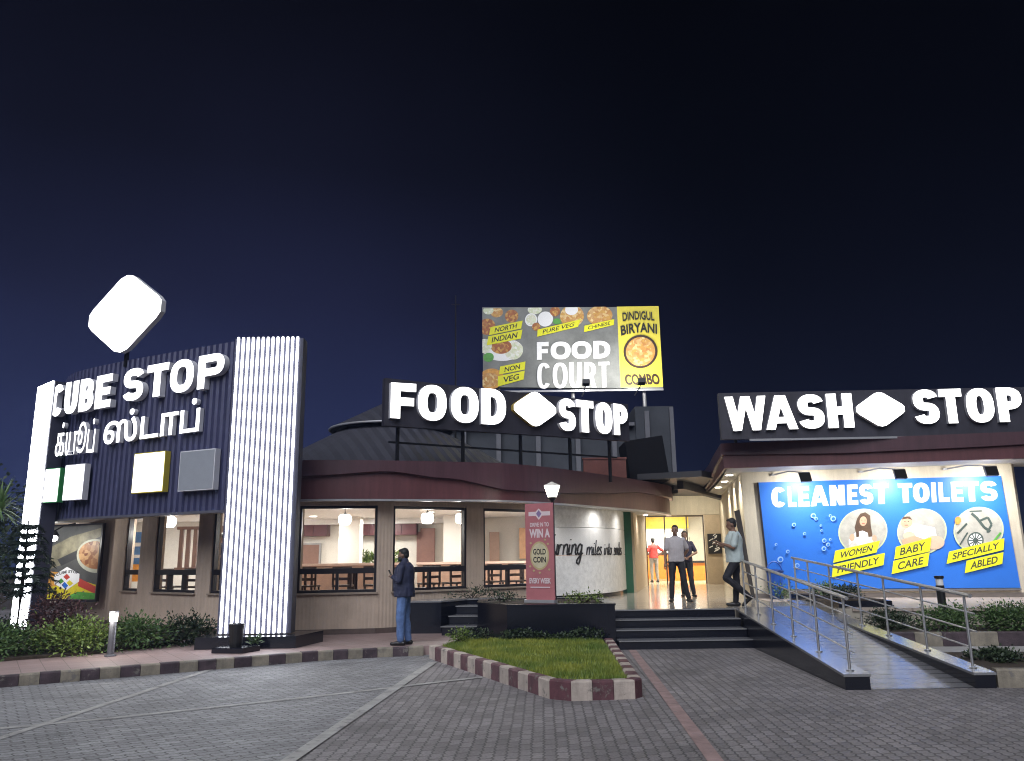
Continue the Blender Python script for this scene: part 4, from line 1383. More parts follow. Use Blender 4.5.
mb = MB(); mb.box(-10.3, -9.75, 21.984, 21.997, 1.1, 1.55); mb.build('orange_block', mat('poster_orange', (0.75, 0.32, 0.05), 0.5), bp_)

# pendants
proto = local_thing('pendant_lamp', '', 'pendant lamp', (-3.96, 19.0, 2.52), 'globe pendants in the restaurant')
mb = MB(); mb.lathe((0, 0, 0), [(0.02, -0.13), (0.10, -0.125), (0.145, -0.07), (0.15, 0.0), (0.145, 0.07), (0.10, 0.115), (0.02, 0.12)], 18); mb.build('globe', E_GLOBE, proto, True)
mb = MB(); mb.tube([(0, 0, 0.12), (0, 0, 0.275)], 0.008, 6); mb.lathe((0, 0, 0.115), [(0.035, 0), (0.035, 0.03), (0.012, 0.04)], 10); mb.build('cord', M_DKPLAS, proto)
pend = [(-3.96, 19.0, 'white globe pendant lamp hanging in the first wide window'), (-2.03, 19.0, 'white globe pendant lamp above the standing man'),
        (-1.25, 19.3, 'white globe pendant lamp at the right edge of the second wide window'), (-8.75, 19.6, 'white globe pendant lamp in the narrow left window'),
        (-8.07, 19.0, 'white globe pendant lamp in the window with the slatted screen')]
lamp('pendant_bulb', 'POINT', (0, 0, -0.22), 11, (1, 0.97, 0.93), 0.12).parent = proto
for i, (x, y, lb) in enumerate(pend):
    o = proto if i == 0 else dup(proto, (x, y, 2.52))
    o['label'] = lb
dl = local_thing('downlight', '', 'downlight', (-3.2, 21.0, 2.80), 'round downlights in the restaurant ceiling')
mb = MB(); mb.lathe((0, 0, -0.02), [(0.09, 0), (0.09, 0.02)], 16); mb.build('lens', E_DOWN, dl)
mb = MB(); mb.lathe((0, 0, -0.012), [(0.12, 0), (0.12, 0.012)], 16); mb.build('trim', M_WHITE, dl)
dls = [(-5.6, 22.6, 'near the back cabinets in the first wide window'), (-2.2, 21.4, 'over the partition right of the standing man'), (0.05, 20.4, 'at the left of the third window'),
       (0.45, 21.6, 'at the middle of the third window'), (-7.4, 20.2, 'by the right side of the slatted screen window'), (-10.0, 22.8, 'deep in the left wing'), (-3.9, 23.6, 'above the maroon cabinets'), (-7.8, 23.4, 'behind the slatted screen')]
lamp('downlight_bulb', 'AREA', (0, 0, -0.06), 34, (1, 0.97, 0.93), 0.5).parent = dl
for i, (x, y, lb) in enumerate(dls):
    o = dl if i == 0 else dup(dl, (x, y, 2.80))
    o.location = (x, y, 2.80)
    o['label'] = 'small round ceiling downlight ' + lb
ac = [(-4.35, 18.6), (-3.3, 18.7), (-2.2, 18.4)]
for i, (x, y) in enumerate(ac):
    mb = MB(); mb.box(x - .16, x + .16, y - .3, y + .3, 2.775, 2.799)
    tag(mb.build('ceiling_vent', mat('vent_grey', (0.14, 0.14, 0.14), 0.5)), ('dark ceiling vent near the left edge of the first wide window', 'dark ceiling vent at the right of the first wide window', 'dark ceiling vent over the standing man')[i], 'vent')

# dining furniture by the windows
M_CHAIR = mat('dark_chair', (0.05, 0.03, 0.025), 0.4)
tb = local_thing('dining_table', '', 'table', (-4.2, 18.4, 0.6), 'dining tables along the windows')
mb = MB(); mb.box(-0.55, 0.55, -0.35, 0.35, 0.72, 0.76); mb.build('tabletop', mat('table_top', (0.30, 0.17, 0.11), 0.3), tb, bevel=0.006)
for sx in (-1, 1):
    for sy in (-1, 1):
        mb = MB(); mb.box(sx * 0.48 - .025, sx * 0.48 + .025, sy * 0.29 - .025, sy * .29 + .025, 0, 0.72); mb.build('leg', M_CHAIR, tb)
ch = local_thing('dining_chair', '', 'chair', (-4.2, 18.0, 0.6), 'dining chairs along the windows')
mb = MB(); mb.box(-0.21, 0.21, -0.21, 0.21, 0.42, 0.46); mb.build('seat', M_CHAIR, ch, bevel=0.008)
for sx in (-1, 1):
    for sy in (-1, 1):
        mb = MB(); mb.box(sx * .18 - .018, sx * .18 + .018, sy * .18 - .018, sy * .18 + .018, 0, 0.42); mb.build('leg', M_CHAIR, ch)
mb = MB(); mb.box(-0.21, -0.17, -0.21, -0.17, 0.46, 0.84); mb.box(0.17, 0.21, -0.21, -0.17, 0.46, 0.84); mb.box(-.21, .21, -.205, -.175, 0.72, 0.85); mb.box(-.17, .17, -.2, -.18, .56, .62); mb.build('backrest', M_CHAIR, ch)
tabs = [(-4.15, 18.5, 'dark dining table at the left of the first wide window'), (-3.15, 18.6, 'dark dining table at the right of the first wide window'), (-1.6, 19.3, 'dark dining table beside the second wide window'),
        (-0.2, 20.2, 'dark dining table beside the third window'), (-7.6, 19.4, 'dark dining table under the slatted screen')]
chairs = [(-4.5, 18.0, 'left of the first wide window'), (-3.75, 18.0, 'in the middle of the first wide window'), (-3.1, 18.05, 'at the right of the first wide window'), (-1.95, 18.7, 'just right of the standing man'), (-1.4, 18.95, 'at the right of the second wide window'),
          (-0.6, 19.5, 'at the left of the third window'), (-0.05, 19.8, 'in the middle of the third window'), (0.4, 20.1, 'behind the red standee'), (-7.9, 19.0, 'at the left of the slatted screen window'), (-7.2, 18.7, 'at the right of the slatted screen window')]
for i, (x, y, lb) in enumerate(tabs):
    o = tb if i == 0 else dup(tb, None)
    o.location = (x, y, 0.6); o['label'] = lb; o.rotation_euler = (0, 0, R(20) if x > -2.5 else R(-25) if x < -6 else 0)
for i, (x, y, lb) in enumerate(chairs):
    o = ch if i == 0 else dup(ch, None)
    o.location = (x, y, 0.6); o['label'] = 'dark dining chair ' + lb; o.rotation_euler = (0, 0, R(25 + 9 * (i % 3)) if x > -2.5 else R(-25) if x < -6 else R(4 * (i % 3)))

# ================================================================== SIGNS
# --- long FOOD STOP sign on posts
FS = Frame((-2.63, 16.2), (5.53, 3.5))
fs = thing('roof_sign', 'long dark FOOD STOP sign with glowing letters and diamond above the fascia', 'sign', tuple(FS((3.2, 0, 3.5))))
mb = MB(FS); mb.hexa([(0, 0, 4.27), (6.54, 0, 4.37), (6.54, 0.14, 4.37), (0, 0.14, 4.27)], [(0, 0, 5.27), (6.54, 0, 5.30), (6.54, 0.14, 5.30), (0, 0.14, 5.27)])
mb.build('panel', M_PANEL, fs)
mb = MB(FS)
letters(mb, 'FOOD', [(0.09, 0.66), (0.71, 1.38), (1.49, 2.17), (2.25, 2.88)], lambda x: (4.42 + .018 * x, 5.16 + .045 * x), -0.10, 0.097, 0.075)
mb.build('lettering', [E_SIGN, M_LETSIDE], fs)
mb = MB(FS)
letters(mb, 'STOP', [(4.34, 4.82), (4.84, 5.36), (5.42, 5.93), (5.98, 6.42)], lambda x: (4.45 + .005 * x, 5.22 + .005 * x), -0.10, 0.097, 0.08)
mb.build('lettering', [E_SIGN, M_LETSIDE], fs)
mb = MB(FS); emblem(mb, 3.66, 4.91, 1.16, 0.80, -0.12, 0.117, 0, 1, 0.02); mb.build('emblem', [E_EMB, mat('emblem_gold_edge', (0.5, 0.36, 0.08), 0.4)], fs)
for x in (0.35, 1.9, 3.4, 4.8, 6.0):
    mb = MB(FS); mb.box(x, x + 0.06, 0.15, 0.21, 3.35, 5.1); mb.build('post', M_BLKMET, fs)
mb = MB(FS); mb.box(0.2, 6.3, 0.212, 0.25, 3.95, 3.99); mb.box(0.2, 6.3, 0.212, 0.25, 4.9, 4.95); mb.build('crossbar', M_BLKMET, fs)

# --- WASH STOP sign
WS = Frame((4.6, 17.5), (6.6, -0.2))
ws = thing('roof_sign', 'long dark WASH STOP sign with glowing letters and diamond over the toilet block', 'sign', tuple(WS((3.6, 0.1, 3.8))))
mb = MB(WS); mb.box(0, 7.6, 0, 0.14, 4.07, 5.11); mb.build('panel', M_PANEL, ws)
mb = MB(WS); mb.box(0.6, 7.5, -0.03, -0.002, 4.02, 4.065); mb.build('lower_trim', M_TRIM, ws)
mb = MB(WS)
letters(mb, 'WASH', [(0.10, 1.0), (0.97, 1.66), (1.69, 2.25), (2.32, 2.88)], lambda x: (4.24 + .01 * x, 5.00 + .01 * x), -0.10, 0.097, 0.07)
mb.build('lettering', [E_SIGN, M_LETSIDE], ws)
mb = MB(WS)
letters(mb, 'STOP', [(4.20, 4.74), (4.77, 5.26), (5.34, 5.93), (6.01, 6.54)], lambda x: (4.29 + .006 * x, 5.05 + .006 * x), -0.10, 0.097, 0.075)
mb.build('lettering', [E_SIGN, M_LETSIDE], ws)
mb = MB(WS); emblem(mb, 3.47, 4.655, 1.04, 0.76, -0.12, 0.117, 0, 1, 0.005); mb.build('emblem', [E_EMB, M_LETSIDE], ws)
for x in (0.5, 2.7, 4.9, 7.0):
    mb = MB(WS); mb.box(x, x + 0.06, 0.9, 0.96, 3.95, 4.9); mb.build('post', M_BLKMET, ws)

# --- tower
tw = thing('sign_tower', 'tall navy ribbed sign wall reading CUBE STOP with two glowing light strip pillars', 'sign tower', (-7.6, 16.4, 0.15))
CL = smooth_path([(-10.75, 18.75), (-9.95, 17.72), (-8.5, 16.80), (-7.0, 16.02), (-5.0, 15.02)], 6)
sweep(CL, lambda s: [(0.0, 2.55), (0.0, 5.84), (-0.18, 5.84), (-0.18, 2.55)], 'cladding', M_CLAD, tw, True)
sweep(CL, lambda s: [(0.02, 2.50), (0.02, 2.548), (-0.9, 2.60), (-0.9, 2.55)], 'cladding_soffit', mat('navy_soffit', (0.10, 0.10, 0.13), 0.5), tw, True)
TW = Frame((-11.0, 18.0), (5.6, -2.8))
mb = MB(TW)
letters(mb, 'CUBE', [(0.90, 1.29), (1.34, 1.78), (1.84, 2.30), (2.36, 2.86)], lambda x: (4.74 + .03 * x, 5.46 + .03 * x), -0.14, 0.137, 0.07)
mb.build('lettering', [E_SIGNT, M_LETSIDE], tw)
mb = MB(TW)
letters(mb, 'STOP', [(3.23, 3.84), (3.93, 4.56), (4.62, 5.28), (5.40, 6.10)], lambda x: (4.82 + .018 * x, 5.53 + .012 * x), -0.14, 0.137, 0.07)
mb.build('lettering', [E_SIGNT, M_LETSIDE], tw)
mb = MB(TW)
text_box(mb, 'க்யூப்', 1.14, 2.42, 3.88, 4.62, -0.10, 0.097, 0.003, 0, 1, slope=0.0)
mb.build('tamil_lettering', [E_SIGNT, M_LETSIDE], tw)
mb = MB(TW)
text_box(mb, 'ஸ்டாப்', 2.72, 5.50, 4.02, 4.70, -0.12, 0.117, 0.010, 0, 1, slope=0.06)
mb.build('tamil_lettering', [E_SIGNT, M_LETSIDE], tw)
for x0, x1, z0, z1, fm, em in ((0.62, 1.46, 2.88, 3.62, E_BOXW, M_GREEN), (1.62, 2.26, 2.90, 3.66, E_BOXW, M_LETSIDE), (3.76, 4.66, 2.95, 3.76, E_BOXY, M_YELBOX), (5.08, 6.02, 2.93, 3.71, M_GREYBOX, M_LETSIDE)):
    mb = MB(TW); mb.box(x0, x1, -0.14, -0.01, z0, z1, 1)
    mb.plate([(x0 + .02, z0 + .02), (x0 + .02, z1 - .02), (x1 - .02, z1 - .02), (x1 - .02, z0 + .02)], -0.146, -0.1405, 0)
    mb.build('light_box', [fm, em], tw)
ED = thing('diamond_sign', 'big glowing white diamond sign standing on top of the tower', 'sign', tuple(TW((2.96, 0.1, 5.84))))
mb = MB(TW); emblem(mb, 3.03, 6.85, 2.28, 1.74, -0.14, 0.12, 0, 1, 0.0); mb.build('face', [E_EMB, M_LETSIDE], ED)
mb = MB(TW); mb.box(2.98, 3.06, 0.0, 0.06, 5.7, 6.8); mb.build('post', M_BLKMET, ED)


def pillar(F, w, z0, z1, n, tube_w, dp_):
    mb = MB(F); mb.box(-0.02, w + 0.06, 0, dp_, z0, z1 - 0.02); mb.build('pillar_casing', mat('navy_casing', (0.035, 0.035, 0.06), 0.6), tw)
    for k in range(n):
        x = w * (k + 0.5) / n
        mb = MB(F); mb.box(x - tube_w / 2, x + tube_w / 2, -0.022, -0.003, z0 + 0.01, z1); mb.build('light_strip', E_STRIP, tw)


pillar(Frame((-5.17, 14.5), (1.31, 0.02)), 1.20, 0.36, 5.70, 13, 0.038, 0.30)
pillar(Frame((-11.0, 18.15), (1.03, -0.93)), 1.02, 0.30, 5.60, 9, 0.08, 0.30)
mb = MB(); mb.prism([(-5.42, 14.12), (-3.72, 14.15), (-3.5, 15.2), (-5.42, 15.2)], 0.14, 0.345); mb.build('plinth', M_GRAN, tw)
mb = MB(); mb.prism([(-11.3, 17.9), (-9.8, 16.9), (-9.5, 17.6), (-11, 18.6)], 0.14, 0.29); mb.build('plinth', M_GRAN, tw)

# --- food poster on the left wall
PF = Frame((-11.82, 20.69), (1.62, -0.62))
fp = thing('food_poster', 'framed food poster with a bowl of nuts and a small diamond emblem, left wall', 'poster', tuple(PF((0.85, 0, 0.8))))
mb = MB(PF); mb.box(-0.05, 1.78, 0.0, 0.06, 0.72, 2.52); mb.build('board', mat('poster_dark', (0.10, 0.10, 0.095), 0.5, var=0.3, scale=2), fp)
mb = MB(PF)
pr_ = Print(mb, [(55, 527), (104, 520), (103, 596), (48, 597)], 1.73, 1.76, -0.001, 0.0, 0.74)
M_PBEI = mat('print_beige', (0.24, 0.22, 0.15), 0.5, var=0.4, scale=4)
M_PYEL = mat('print_yellow', (0.70, 0.58, 0.03), 0.5, var=0.08)
M_PYG = mat('print_tag_yellow', (0.78, 0.76, 0.015), 0.5, var=0.05)
M_PRED = mat('print_red', (0.55, 0.07, 0.05), 0.5, var=0.1)
M_PGRN = mat('print_green', (0.10, 0.34, 0.06), 0.5, var=0.3, scale=9)
M_PBLU = mat('print_blue', (0.022, 0.155, 0.62), 0.45, var=0.06, scale=1)
M_PORG = mat('print_orange', (0.62, 0.30, 0.06), 0.5, var=0.3, scale=8)
F_NUTS = food_mat('food_nuts', (0.22, 0.07, 0.03), (0.62, 0.38, 0.18), (0.42, 0.2, 0.09), 9)
F_RICE = food_mat('food_rice', (0.75, 0.72, 0.60), (0.85, 0.85, 0.80), (0.6, 0.66, 0.42), 16)
F_CURRY = food_mat('food_curry', (0.42, 0.13, 0.03), (0.65, 0.36, 0.08), (0.3, 0.09, 0.03), 14)
F_BIRY = food_mat('food_biryani', (0.62, 0.36, 0.08), (0.78, 0.60, 0.28), (0.5, 0.22, 0.06), 13)
pr_.poly([(55, 545), (75, 533), (104, 522), (104, 530), (85, 541), (68, 560), (55, 566)], M_PBEI)
pr_.poly([(62, 556), (82, 545), (84, 552), (66, 562)], mat('poster_dark2', (0.05, 0.05, 0.05), 0.5))
pr_.poly([(48, 569), (70, 571), (104, 580), (104, 598), (47, 598)], M_PYEL)
pr_.poly([(53, 568), (72, 569), (72, 580), (52, 585)], M_PORG)
pr_.poly([(84, 573), (104, 582), (104, 590), (84, 582)], M_PRED)
pr_.poly([(76, 592), (84, 588), (103, 589), (103, 597), (74, 597)], M_PGRN)
pr_.disc(101, 550, 20, 17, mat('print_bowl', (0.5, 0.5, 0.4), 0.5))
pr_.disc(101, 549, 18, 14, F_NUTS)
pr_.poly([(59, 572), (72, 562.5), (85, 569), (85, 577), (72, 587), (60, 581)], M_PRINTW)
pr_.poly([(72, 569.5), (75.5, 573), (72, 576), (68.5, 573)], M_PRED)
pr_.poly([(66.5, 574.5), (69.5, 577.5), (66.5, 580), (63.5, 577.5)], M_PGRN)
pr_.poly([(70, 578), (74, 582), (70.5, 585), (67, 581.5)], M_PBLU)
pr_.poly([(75, 576), (79, 579), (75.5, 582.5), (72, 579)], M_PYEL)
pr_.text('CUBE STOP', [(61.5, 570), (84, 567), (84, 569.5), (61.5, 573)], M_PRINTK, 0.03, 0.06)
pr_.done('print', fp)
mb = MB(PF)
mb.box(-0.09, 1.82, -0.03, 0.05, 0.68, 0.72); mb.box(-0.09, 1.82, -0.03, 0.05, 2.52, 2.56); mb.box(-0.09, -0.05, -0.03, 0.05, 0.72, 2.52); mb.box(1.78, 1.82, -0.03, 0.05, 0.72, 2.52)
mb.build('frame', M_FRAME, fp)

# --- billboard
BW, BH = 5.76, 2.72
BF = Frame((-0.94, 25.0), (1, 0))
bb = thing('billboard', 'rooftop FOOD COURT billboard with food pictures and a yellow biryani panel', 'billboard', (1.95, 25.1, 3.6))
mb = MB(BF)
mb.hexa([(0.02, 0, 6.92), (BW, 0, 6.78), (BW, 0.2, 6.78), (0.02, 0.2, 6.92)], [(0, 0, 9.58), (BW, 0, 9.51), (BW, 0.2, 9.51), (0, 0.2, 9.58)])
M_BBG = mat('billboard_grey', (0.19, 0.195, 0.185), 0.55, var=0.3, scale=1.5)
mb.build('board', M_BBG, bb)
mb = MB(BF)
bbq = [(482, 307), (659, 307), (663, 390), (484, 386)]
p = Print(mb, bbq, BW, 2.7, -0.001, 0.0, 6.84)
p.poly([(615.5, 306), (660, 306), (664, 391), (619.5, 390)], mat('billboard_yellow', (0.78, 0.66, 0.07), 0.5, var=0.05))
for u, v, ru, rv, m in ((487, 325, 8, 8, F_CURRY), (496, 311, 6, 5, F_BIRY), (510.5, 315, 6.5, 6.5, F_CURRY), (488, 309, 5, 4, F_RICE), (503, 348, 19, 11, M_PRINTW), (513, 349, 9, 9, F_RICE), (501, 345, 10, 7, F_CURRY), (489, 355, 5, 4.5, M_PGRN), (485, 344, 7, 7, F_RICE),
                        (492, 376, 12, 10, M_PORG), (490, 377, 9, 7, F_BIRY), (533, 309, 7, 4.5, F_RICE), (529.5, 319, 6, 6.5, M_PRINTW), (529.5, 319, 5, 5.4, F_RICE), (543.5, 318.5, 7.6, 7.6, M_PRINTW), (553, 311, 5, 5, F_CURRY), (570, 316, 12, 11, F_BIRY), (569.5, 309.5, 6.5, 5.5, M_PRINTW), (555, 321, 4, 3, M_PGRN),
                        (598, 316, 13, 10, F_BIRY), (534.5, 326, 4, 4, F_CURRY)):
    p.disc(u, v, ru, rv, m)
p.flush('food_pictures', bb)
p.tagged('NORTH', [(490.4, 325.6), (521.2, 319.7), (519.9, 327.6), (489, 333.5)], M_PYG, M_PRINTK, 0.2, 0.02, 0.16)
p.tagged('INDIAN', [(488.4, 334.6), (521.2, 328.5), (519.7, 337.5), (487, 343.4)], M_PYG, M_PRINTK, 0.2, 0.02, 0.13)
p.tagged('NON', [(500.2, 364.4), (524.5, 360.2), (523.9, 368.1), (499.2, 372.3)], M_PYG, M_PRINTK, 0.2, 0.02, 0.2)
p.tagged('VEG', [(498.3, 373.8), (523.9, 369.2), (523, 377.7), (498.3, 383.8)], M_PYG, M_PRINTK, 0.2, 0.02, 0.2)
p.tagged('PURE VEG', [(536, 329), (579, 319.3), (576, 327), (535.6, 336)], M_PYG, M_PRINTK, 0.22, 0.010, 0.13)
p.tagged('CHINESE', [(582.5, 326), (612.8, 319.8), (612.3, 325.8), (582, 332.5)], M_PYG, M_PRINTK, 0.22, 0.010, 0.13)
p.flush('yellow_tags', bb)
p.heavy('FOOD', [(535.3, 547), (548.8, 568.6), (569.6, 589.5), (591.5, 608.5)], 341.3, 359, 0.004, 0.3, M_PRINTW, 0.30, 0.25)
p.flush('headline', bb)
p.heavy('COURT', [(535.8, 549), (551, 565.5), (567.3, 579.6), (582.4, 594.2), (596.6, 607.8)], 362, 387.5, 0.012, 0.4, M_PRINTW, 0.165, 0.135)
p.flush('headline', bb)
p.text('DINDIGUL', [(621, 313.5), (654, 313.5), (654.5, 322.5), (621.5, 322.5)], M_PRINTK, 0.028, 0.05)
p.text('BIRYANI', [(619, 327), (657, 326), (657, 336), (620, 337)], M_PRINTK, 0.03, 0.08)
p.disc(639.8, 353.5, 17.6, 17.0, mat('pot_brown', (0.05, 0.025, 0.015), 0.5))
p.disc(639.8, 353.5, 15.2, 14.8, F_BIRY)
p.text('COMBO', [(623, 376), (658, 376.5), (660, 387.5), (624.5, 387)], mat('print_brown', (0.045, 0.018, 0.008), 0.5), 0.04)
p.done('biryani_panel', bb)
for x in (0.5, 2.9, 5.2):
    mb = MB(BF); mb.tube([(x, 0.3, 3.4), (x, 0.3, 9.3)], 0.06, 8); mb.build('post', M_TRIM, bb)
mb = MB(BF)
for z in (7.2, 8.2, 9.2): mb.box(0.1, 5.6, 0.21, 0.27, z, z + .06)
mb.build('back_frame', M_BLKMET, bb)
mb = MB(BF); mb.box(0.0, BW, -0.05, 0.0, 6.72, 6.78); mb.build('lower_ledge', M_TRIM, bb)
bfl = []
for i, (x, lb) in enumerate(((3.18, 'middle'), (4.86, 'right'))):
    q = thing('billboard_floodlight', 'small black floodlight on an arm below the billboard, ' + ('under the word COURT', 'under the word COMBO')[i], 'floodlight', tuple(BF((x, -1.0, 6.7))), 'floodlights under the billboard')
    mb = MB(BF); mb.tube([(x, 0.1, 6.6), (x, -1.2, 6.66)], 0.02, 6); mb.build('arm', M_TRIM, q)
    mb = MB(BF); mb.hexa([(x - .11, -1.42, 6.70), (x + .11, -1.42, 6.70), (x + .11, -1.22, 6.64), (x - .11, -1.22, 6.64)], [(x - .11, -1.40, 6.83), (x + .11, -1.40, 6.83), (x + .11, -1.20, 6.75), (x - .11, -1.20, 6.75)]); mb.build('housing', M_DKPLAS, q)
    a = BF((x, -1.15, 6.80)); t = BF((x, 0.1, 8.3))
    lamp('floodlight_lamp', 'AREA', a, 27, (1, 0.98, 0.93), 0.2, t, q)

# ================================================================== WASH BLOCK
wb = thing('wash_block', 'cream toilet block with maroon overhanging roof edge', 'building', (8.5, 20, 0.6))
WF = Frame((5.45, 19.2), (5.55, -1.2))
WB = Frame((5.45, 19.2), (1.5, 8.4))
mb = MB(WF); mb.box(0.0, 5.85, 0.0, 0.25, 0.55, 3.62); mb.build('wall', M_CREAM, wb)
mb = MB(); mb.hexa([(5.45, 19.2, .6), (5.7, 19.45, .6), (7.45, 28.4, .6), (7.2, 28.4, .6)], [(5.45, 19.2, 3.75), (5.7, 19.45, 3.75), (7.45, 28.4, 3.75), (7.2, 28.4, 3.75)])
mb.build('side_wall', M_CREAM, wb)
mb = MB(WF); mb.box(0.02, 5.84, -0.015, 0.0, 0.604, 0.70); mb.build('skirting', mat('grey_base', (0.2, 0.17, 0.15), 0.6), wb)
mb = MB(); mb.hexa([(11.1, 18.15, .6), (11.3, 18.1, .6), (13, 26, .6), (12.8, 26, .6)], [(11.1, 18.15, 3.6), (11.3, 18.1, 3.6), (13, 26, 3.6), (12.8, 26, 3.6)]); mb.build('side_wall', M_CREAM, wb)
# roof edge: front fascia, side fascia, soffits
C0 = Vector((4.78, 18.15, 0)); C1 = Vector((12.5, 16.55, 0)); C2 = Vector((6.3, 26.5, 0))
EV = [Vector((6.15, 26.5, 0)), Vector((5.9, 24.6, 0)), Vector((5.55, 22.4, 0)), Vector((5.15, 20.2, 0)), Vector((4.78, 18.15, 0)), Vector((7.3, 17.65, 0)), Vector((10, 17.1, 0)), Vector((13, 16.5, 0))]


def edge_band(z0, z1, out, name, m, i0, i1, zf0=None, zf1=None):
    mb = MB()
    pts = EV[i0:i1]
    up, lo, ib, it = [], [], [], []
    for i, q in enumerate(pts):
        d = (pts[min(i + 1, len(pts) - 1)] - pts[max(i - 1, 0)]).normalized(); o = Vector((d.y, -d.x, 0))
        a = q + o * out; b = q - o * 0.12
        zz0 = zf0(i0 + i) if zf0 else z0
        lo.append(mb.v((a.x, a.y, zz0))); up.append(mb.v((a.x, a.y, z1)))
        ib.append(mb.v((b.x, b.y, zz0))); it.append(mb.v((b.x, b.y, z1)))
    for k in range(len(pts) - 1):
        mb.f([lo[k], lo[k + 1], up[k + 1], up[k]]); mb.f([ib[k], it[k], it[k + 1], ib[k + 1]])
        mb.f([lo[k], ib[k], ib[k + 1], lo[k + 1]]); mb.f([up[k], up[k + 1], it[k + 1], it[k]])
    mb.f([lo[0], up[0], it[0], ib[0]]); mb.f([lo[-1], ib[-1], it[-1], up[-1]])
    return mb.build(name, m, wb)


edge_band(3.50, 3.86, 0.0, 'fascia', M_MAROON, 0, 8)
edge_band(3.80, 4.06, 0.07, 'fascia_band', M_MAROOND, 0, 8, lambda i: (3.95, 3.55, 3.60, 3.74, 3.80, 3.74, 3.77, 3.84)[i])
mb = MB(); mb.prism([(4.85, 18.25), (12.9, 16.7), (12.9, 18.6), (5.5, 19.3), (6.9, 26.5), (6.2, 26.5), (5.6, 22.4)], 3.50, 3.54); mb.build('soffit', M_SOFFIT, wb)
mb = MB(); mb.prism([(4.85, 18.3), (12.9, 16.7), (13.0, 26.5), (6.2, 26.5), (5.6, 22.4)], 3.9, 4.0); mb.build('roof', M_ROOFT, wb)
for i, (x, y) in enumerate(((5.32, 19.75), (5.65, 21.5), (5.95, 23.4))):
    q = thing('soffit_light', 'recessed soffit light under the wash block eave, ' + ('nearest the front corner', 'second from the front corner', 'third from the front corner')[i], 'downlight', (x, y, 3.49), 'soffit lights over the wash block side wall')
    mb = MB(); mb.box(x - .07, x + .07, y - .07, y + .07, 3.488, 3.499); mb.build('lens', E_DOWN, q)
    lamp('soffit_lamp', 'SPOT', (x + 0.04, y, 3.46), 95, (1, 0.92, 0.74), 0.08, (x + 0.15, y + .4, 0.6), q, R(120), 0.9)

# CLEANEST TOILETS board
tp = thing('toilet_board', 'large blue CLEANEST TOILETS board with round pictures and yellow tags', 'sign board', tuple(WF((3.0, -0.05, 0.8))))
mb = MB(WF)
PX0, PZ0, PW_, PH_ = 0.38, 0.80, 5.24, 2.45
mb.hexa([(PX0 + .07, -0.055, PZ0), (PX0 + PW_ + .04, -0.055, PZ0), (PX0 + PW_ + .04, -0.005, PZ0), (PX0 + .07, -0.005, PZ0)], [(PX0, -0.055, PZ0 + PH_), (PX0 + PW_ - .03, -0.055, PZ0 + PH_ - .02), (PX0 + PW_ - .03, -0.005, PZ0 + PH_ - .02), (PX0, -0.005, PZ0 + PH_)])
mb.build('board', M_PBLU, tp)
mb = MB(WF)
mb.hexa([(PX0 + .03, -0.065, PZ0 - .01), (PX0 + .07, -0.065, PZ0 - .01), (PX0 + .07, -0.0, PZ0 - .01), (PX0 + .03, 0, PZ0 - .01)], [(PX0 - .04, -0.065, PZ0 + PH_), (PX0, -0.065, PZ0 + PH_), (PX0, 0, PZ0 + PH_), (PX0 - .04, 0, PZ0 + PH_)])
mb.build('frame_edge', M_FRAME, tp)
mb = MB(WF); mb.box(PX0 + .05, PX0 + PW_ + .05, -0.07, -0.002, PZ0 - 0.05, PZ0 - .012); mb.build('lower_ledge', M_LTPLAST, tp)
mb = MB(WF)
p = Print(mb, [(757.5, 482), (1000.3, 475.6), (1020, 587.5), (771, 590)], PW_ + .03, PH_, -0.057, PX0, PZ0)
M_PCIRC = mat('print_ring', (0.50, 0.58, 0.36), 0.5, var=0.02)
M_PPALE = mat('print_pale', (0.40, 0.385, 0.34), 0.5, var=0.22, scale=5)
M_HAIRP = mat('print_hair', (0.10, 0.055, 0.03), 0.5, var=0.3, scale=8)
M_SKINP = mat('print_skin', (0.58, 0.36, 0.24), 0.5, var=0.1)
CL_X = [(770.5, 785), (787, 795.5), (797.5, 808.5), (809.5, 827.5), (829, 844), (846.5, 857), (858.5, 872), (873, 887.5)]
TO_X = [(897, 911), (911.5, 927.5), (929.5, 934), (936.5, 947), (949, 960.5), (961.5, 976), (977.5, 993.5)]
p.heavy('CLEANEST', CL_X, 487.0, 507.5, -0.030, 1.8, M_PRINTW)
p.flush('headline', tp)
p.heavy('TOILETS', TO_X, 483.6, 503.4, -0.020, 1.9, M_PRINTW)
p.flush('headline', tp)


def ring(cx_, cy_):
    p.disc(cx_, cy_, 24.4, 23, M_PCIRC, 40); p.disc(cx_, cy_, 23, 21.7, M_PPALE, 40)


ring(864.3, 532.0)
# woman with long hair
p.poly([(858, 519), (861, 514), (866, 512.5), (871, 516), (872, 526), (874, 535), (868, 537), (858, 535), (856, 528)], M_HAIRP)
p.disc(864.3, 521.5, 3.6, 4.8, M_SKINP)
p.poly([(851, 540), (857, 533), (864, 531), (871, 534), (878, 541), (878, 550), (851, 552)], M_PRINTW)
p.disc(854, 538, 2.6, 3.8, M_SKINP); p.disc(876, 539, 2.4, 3.6, M_SKINP)
p.poly([(857, 526), (860, 528), (861, 537), (858, 538)], M_HAIRP); p.poly([(868, 526), (871.5, 527), (874, 537), (870, 537.5)], M_HAIRP)
p.flush('picture', tp, 'round picture of a long haired woman')
ring(922.6, 532.0)
p.poly([(851, 545), (856, 540), (860, 546), (857, 553), (851, 553)], mat('print_blouse_shade', (0.55, 0.53, 0.50), 0.5, var=.2, scale=9)); p.poly([(868, 544), (874, 540), (878, 546), (877, 552), (869, 552)], MATS['print_blouse_shade'])
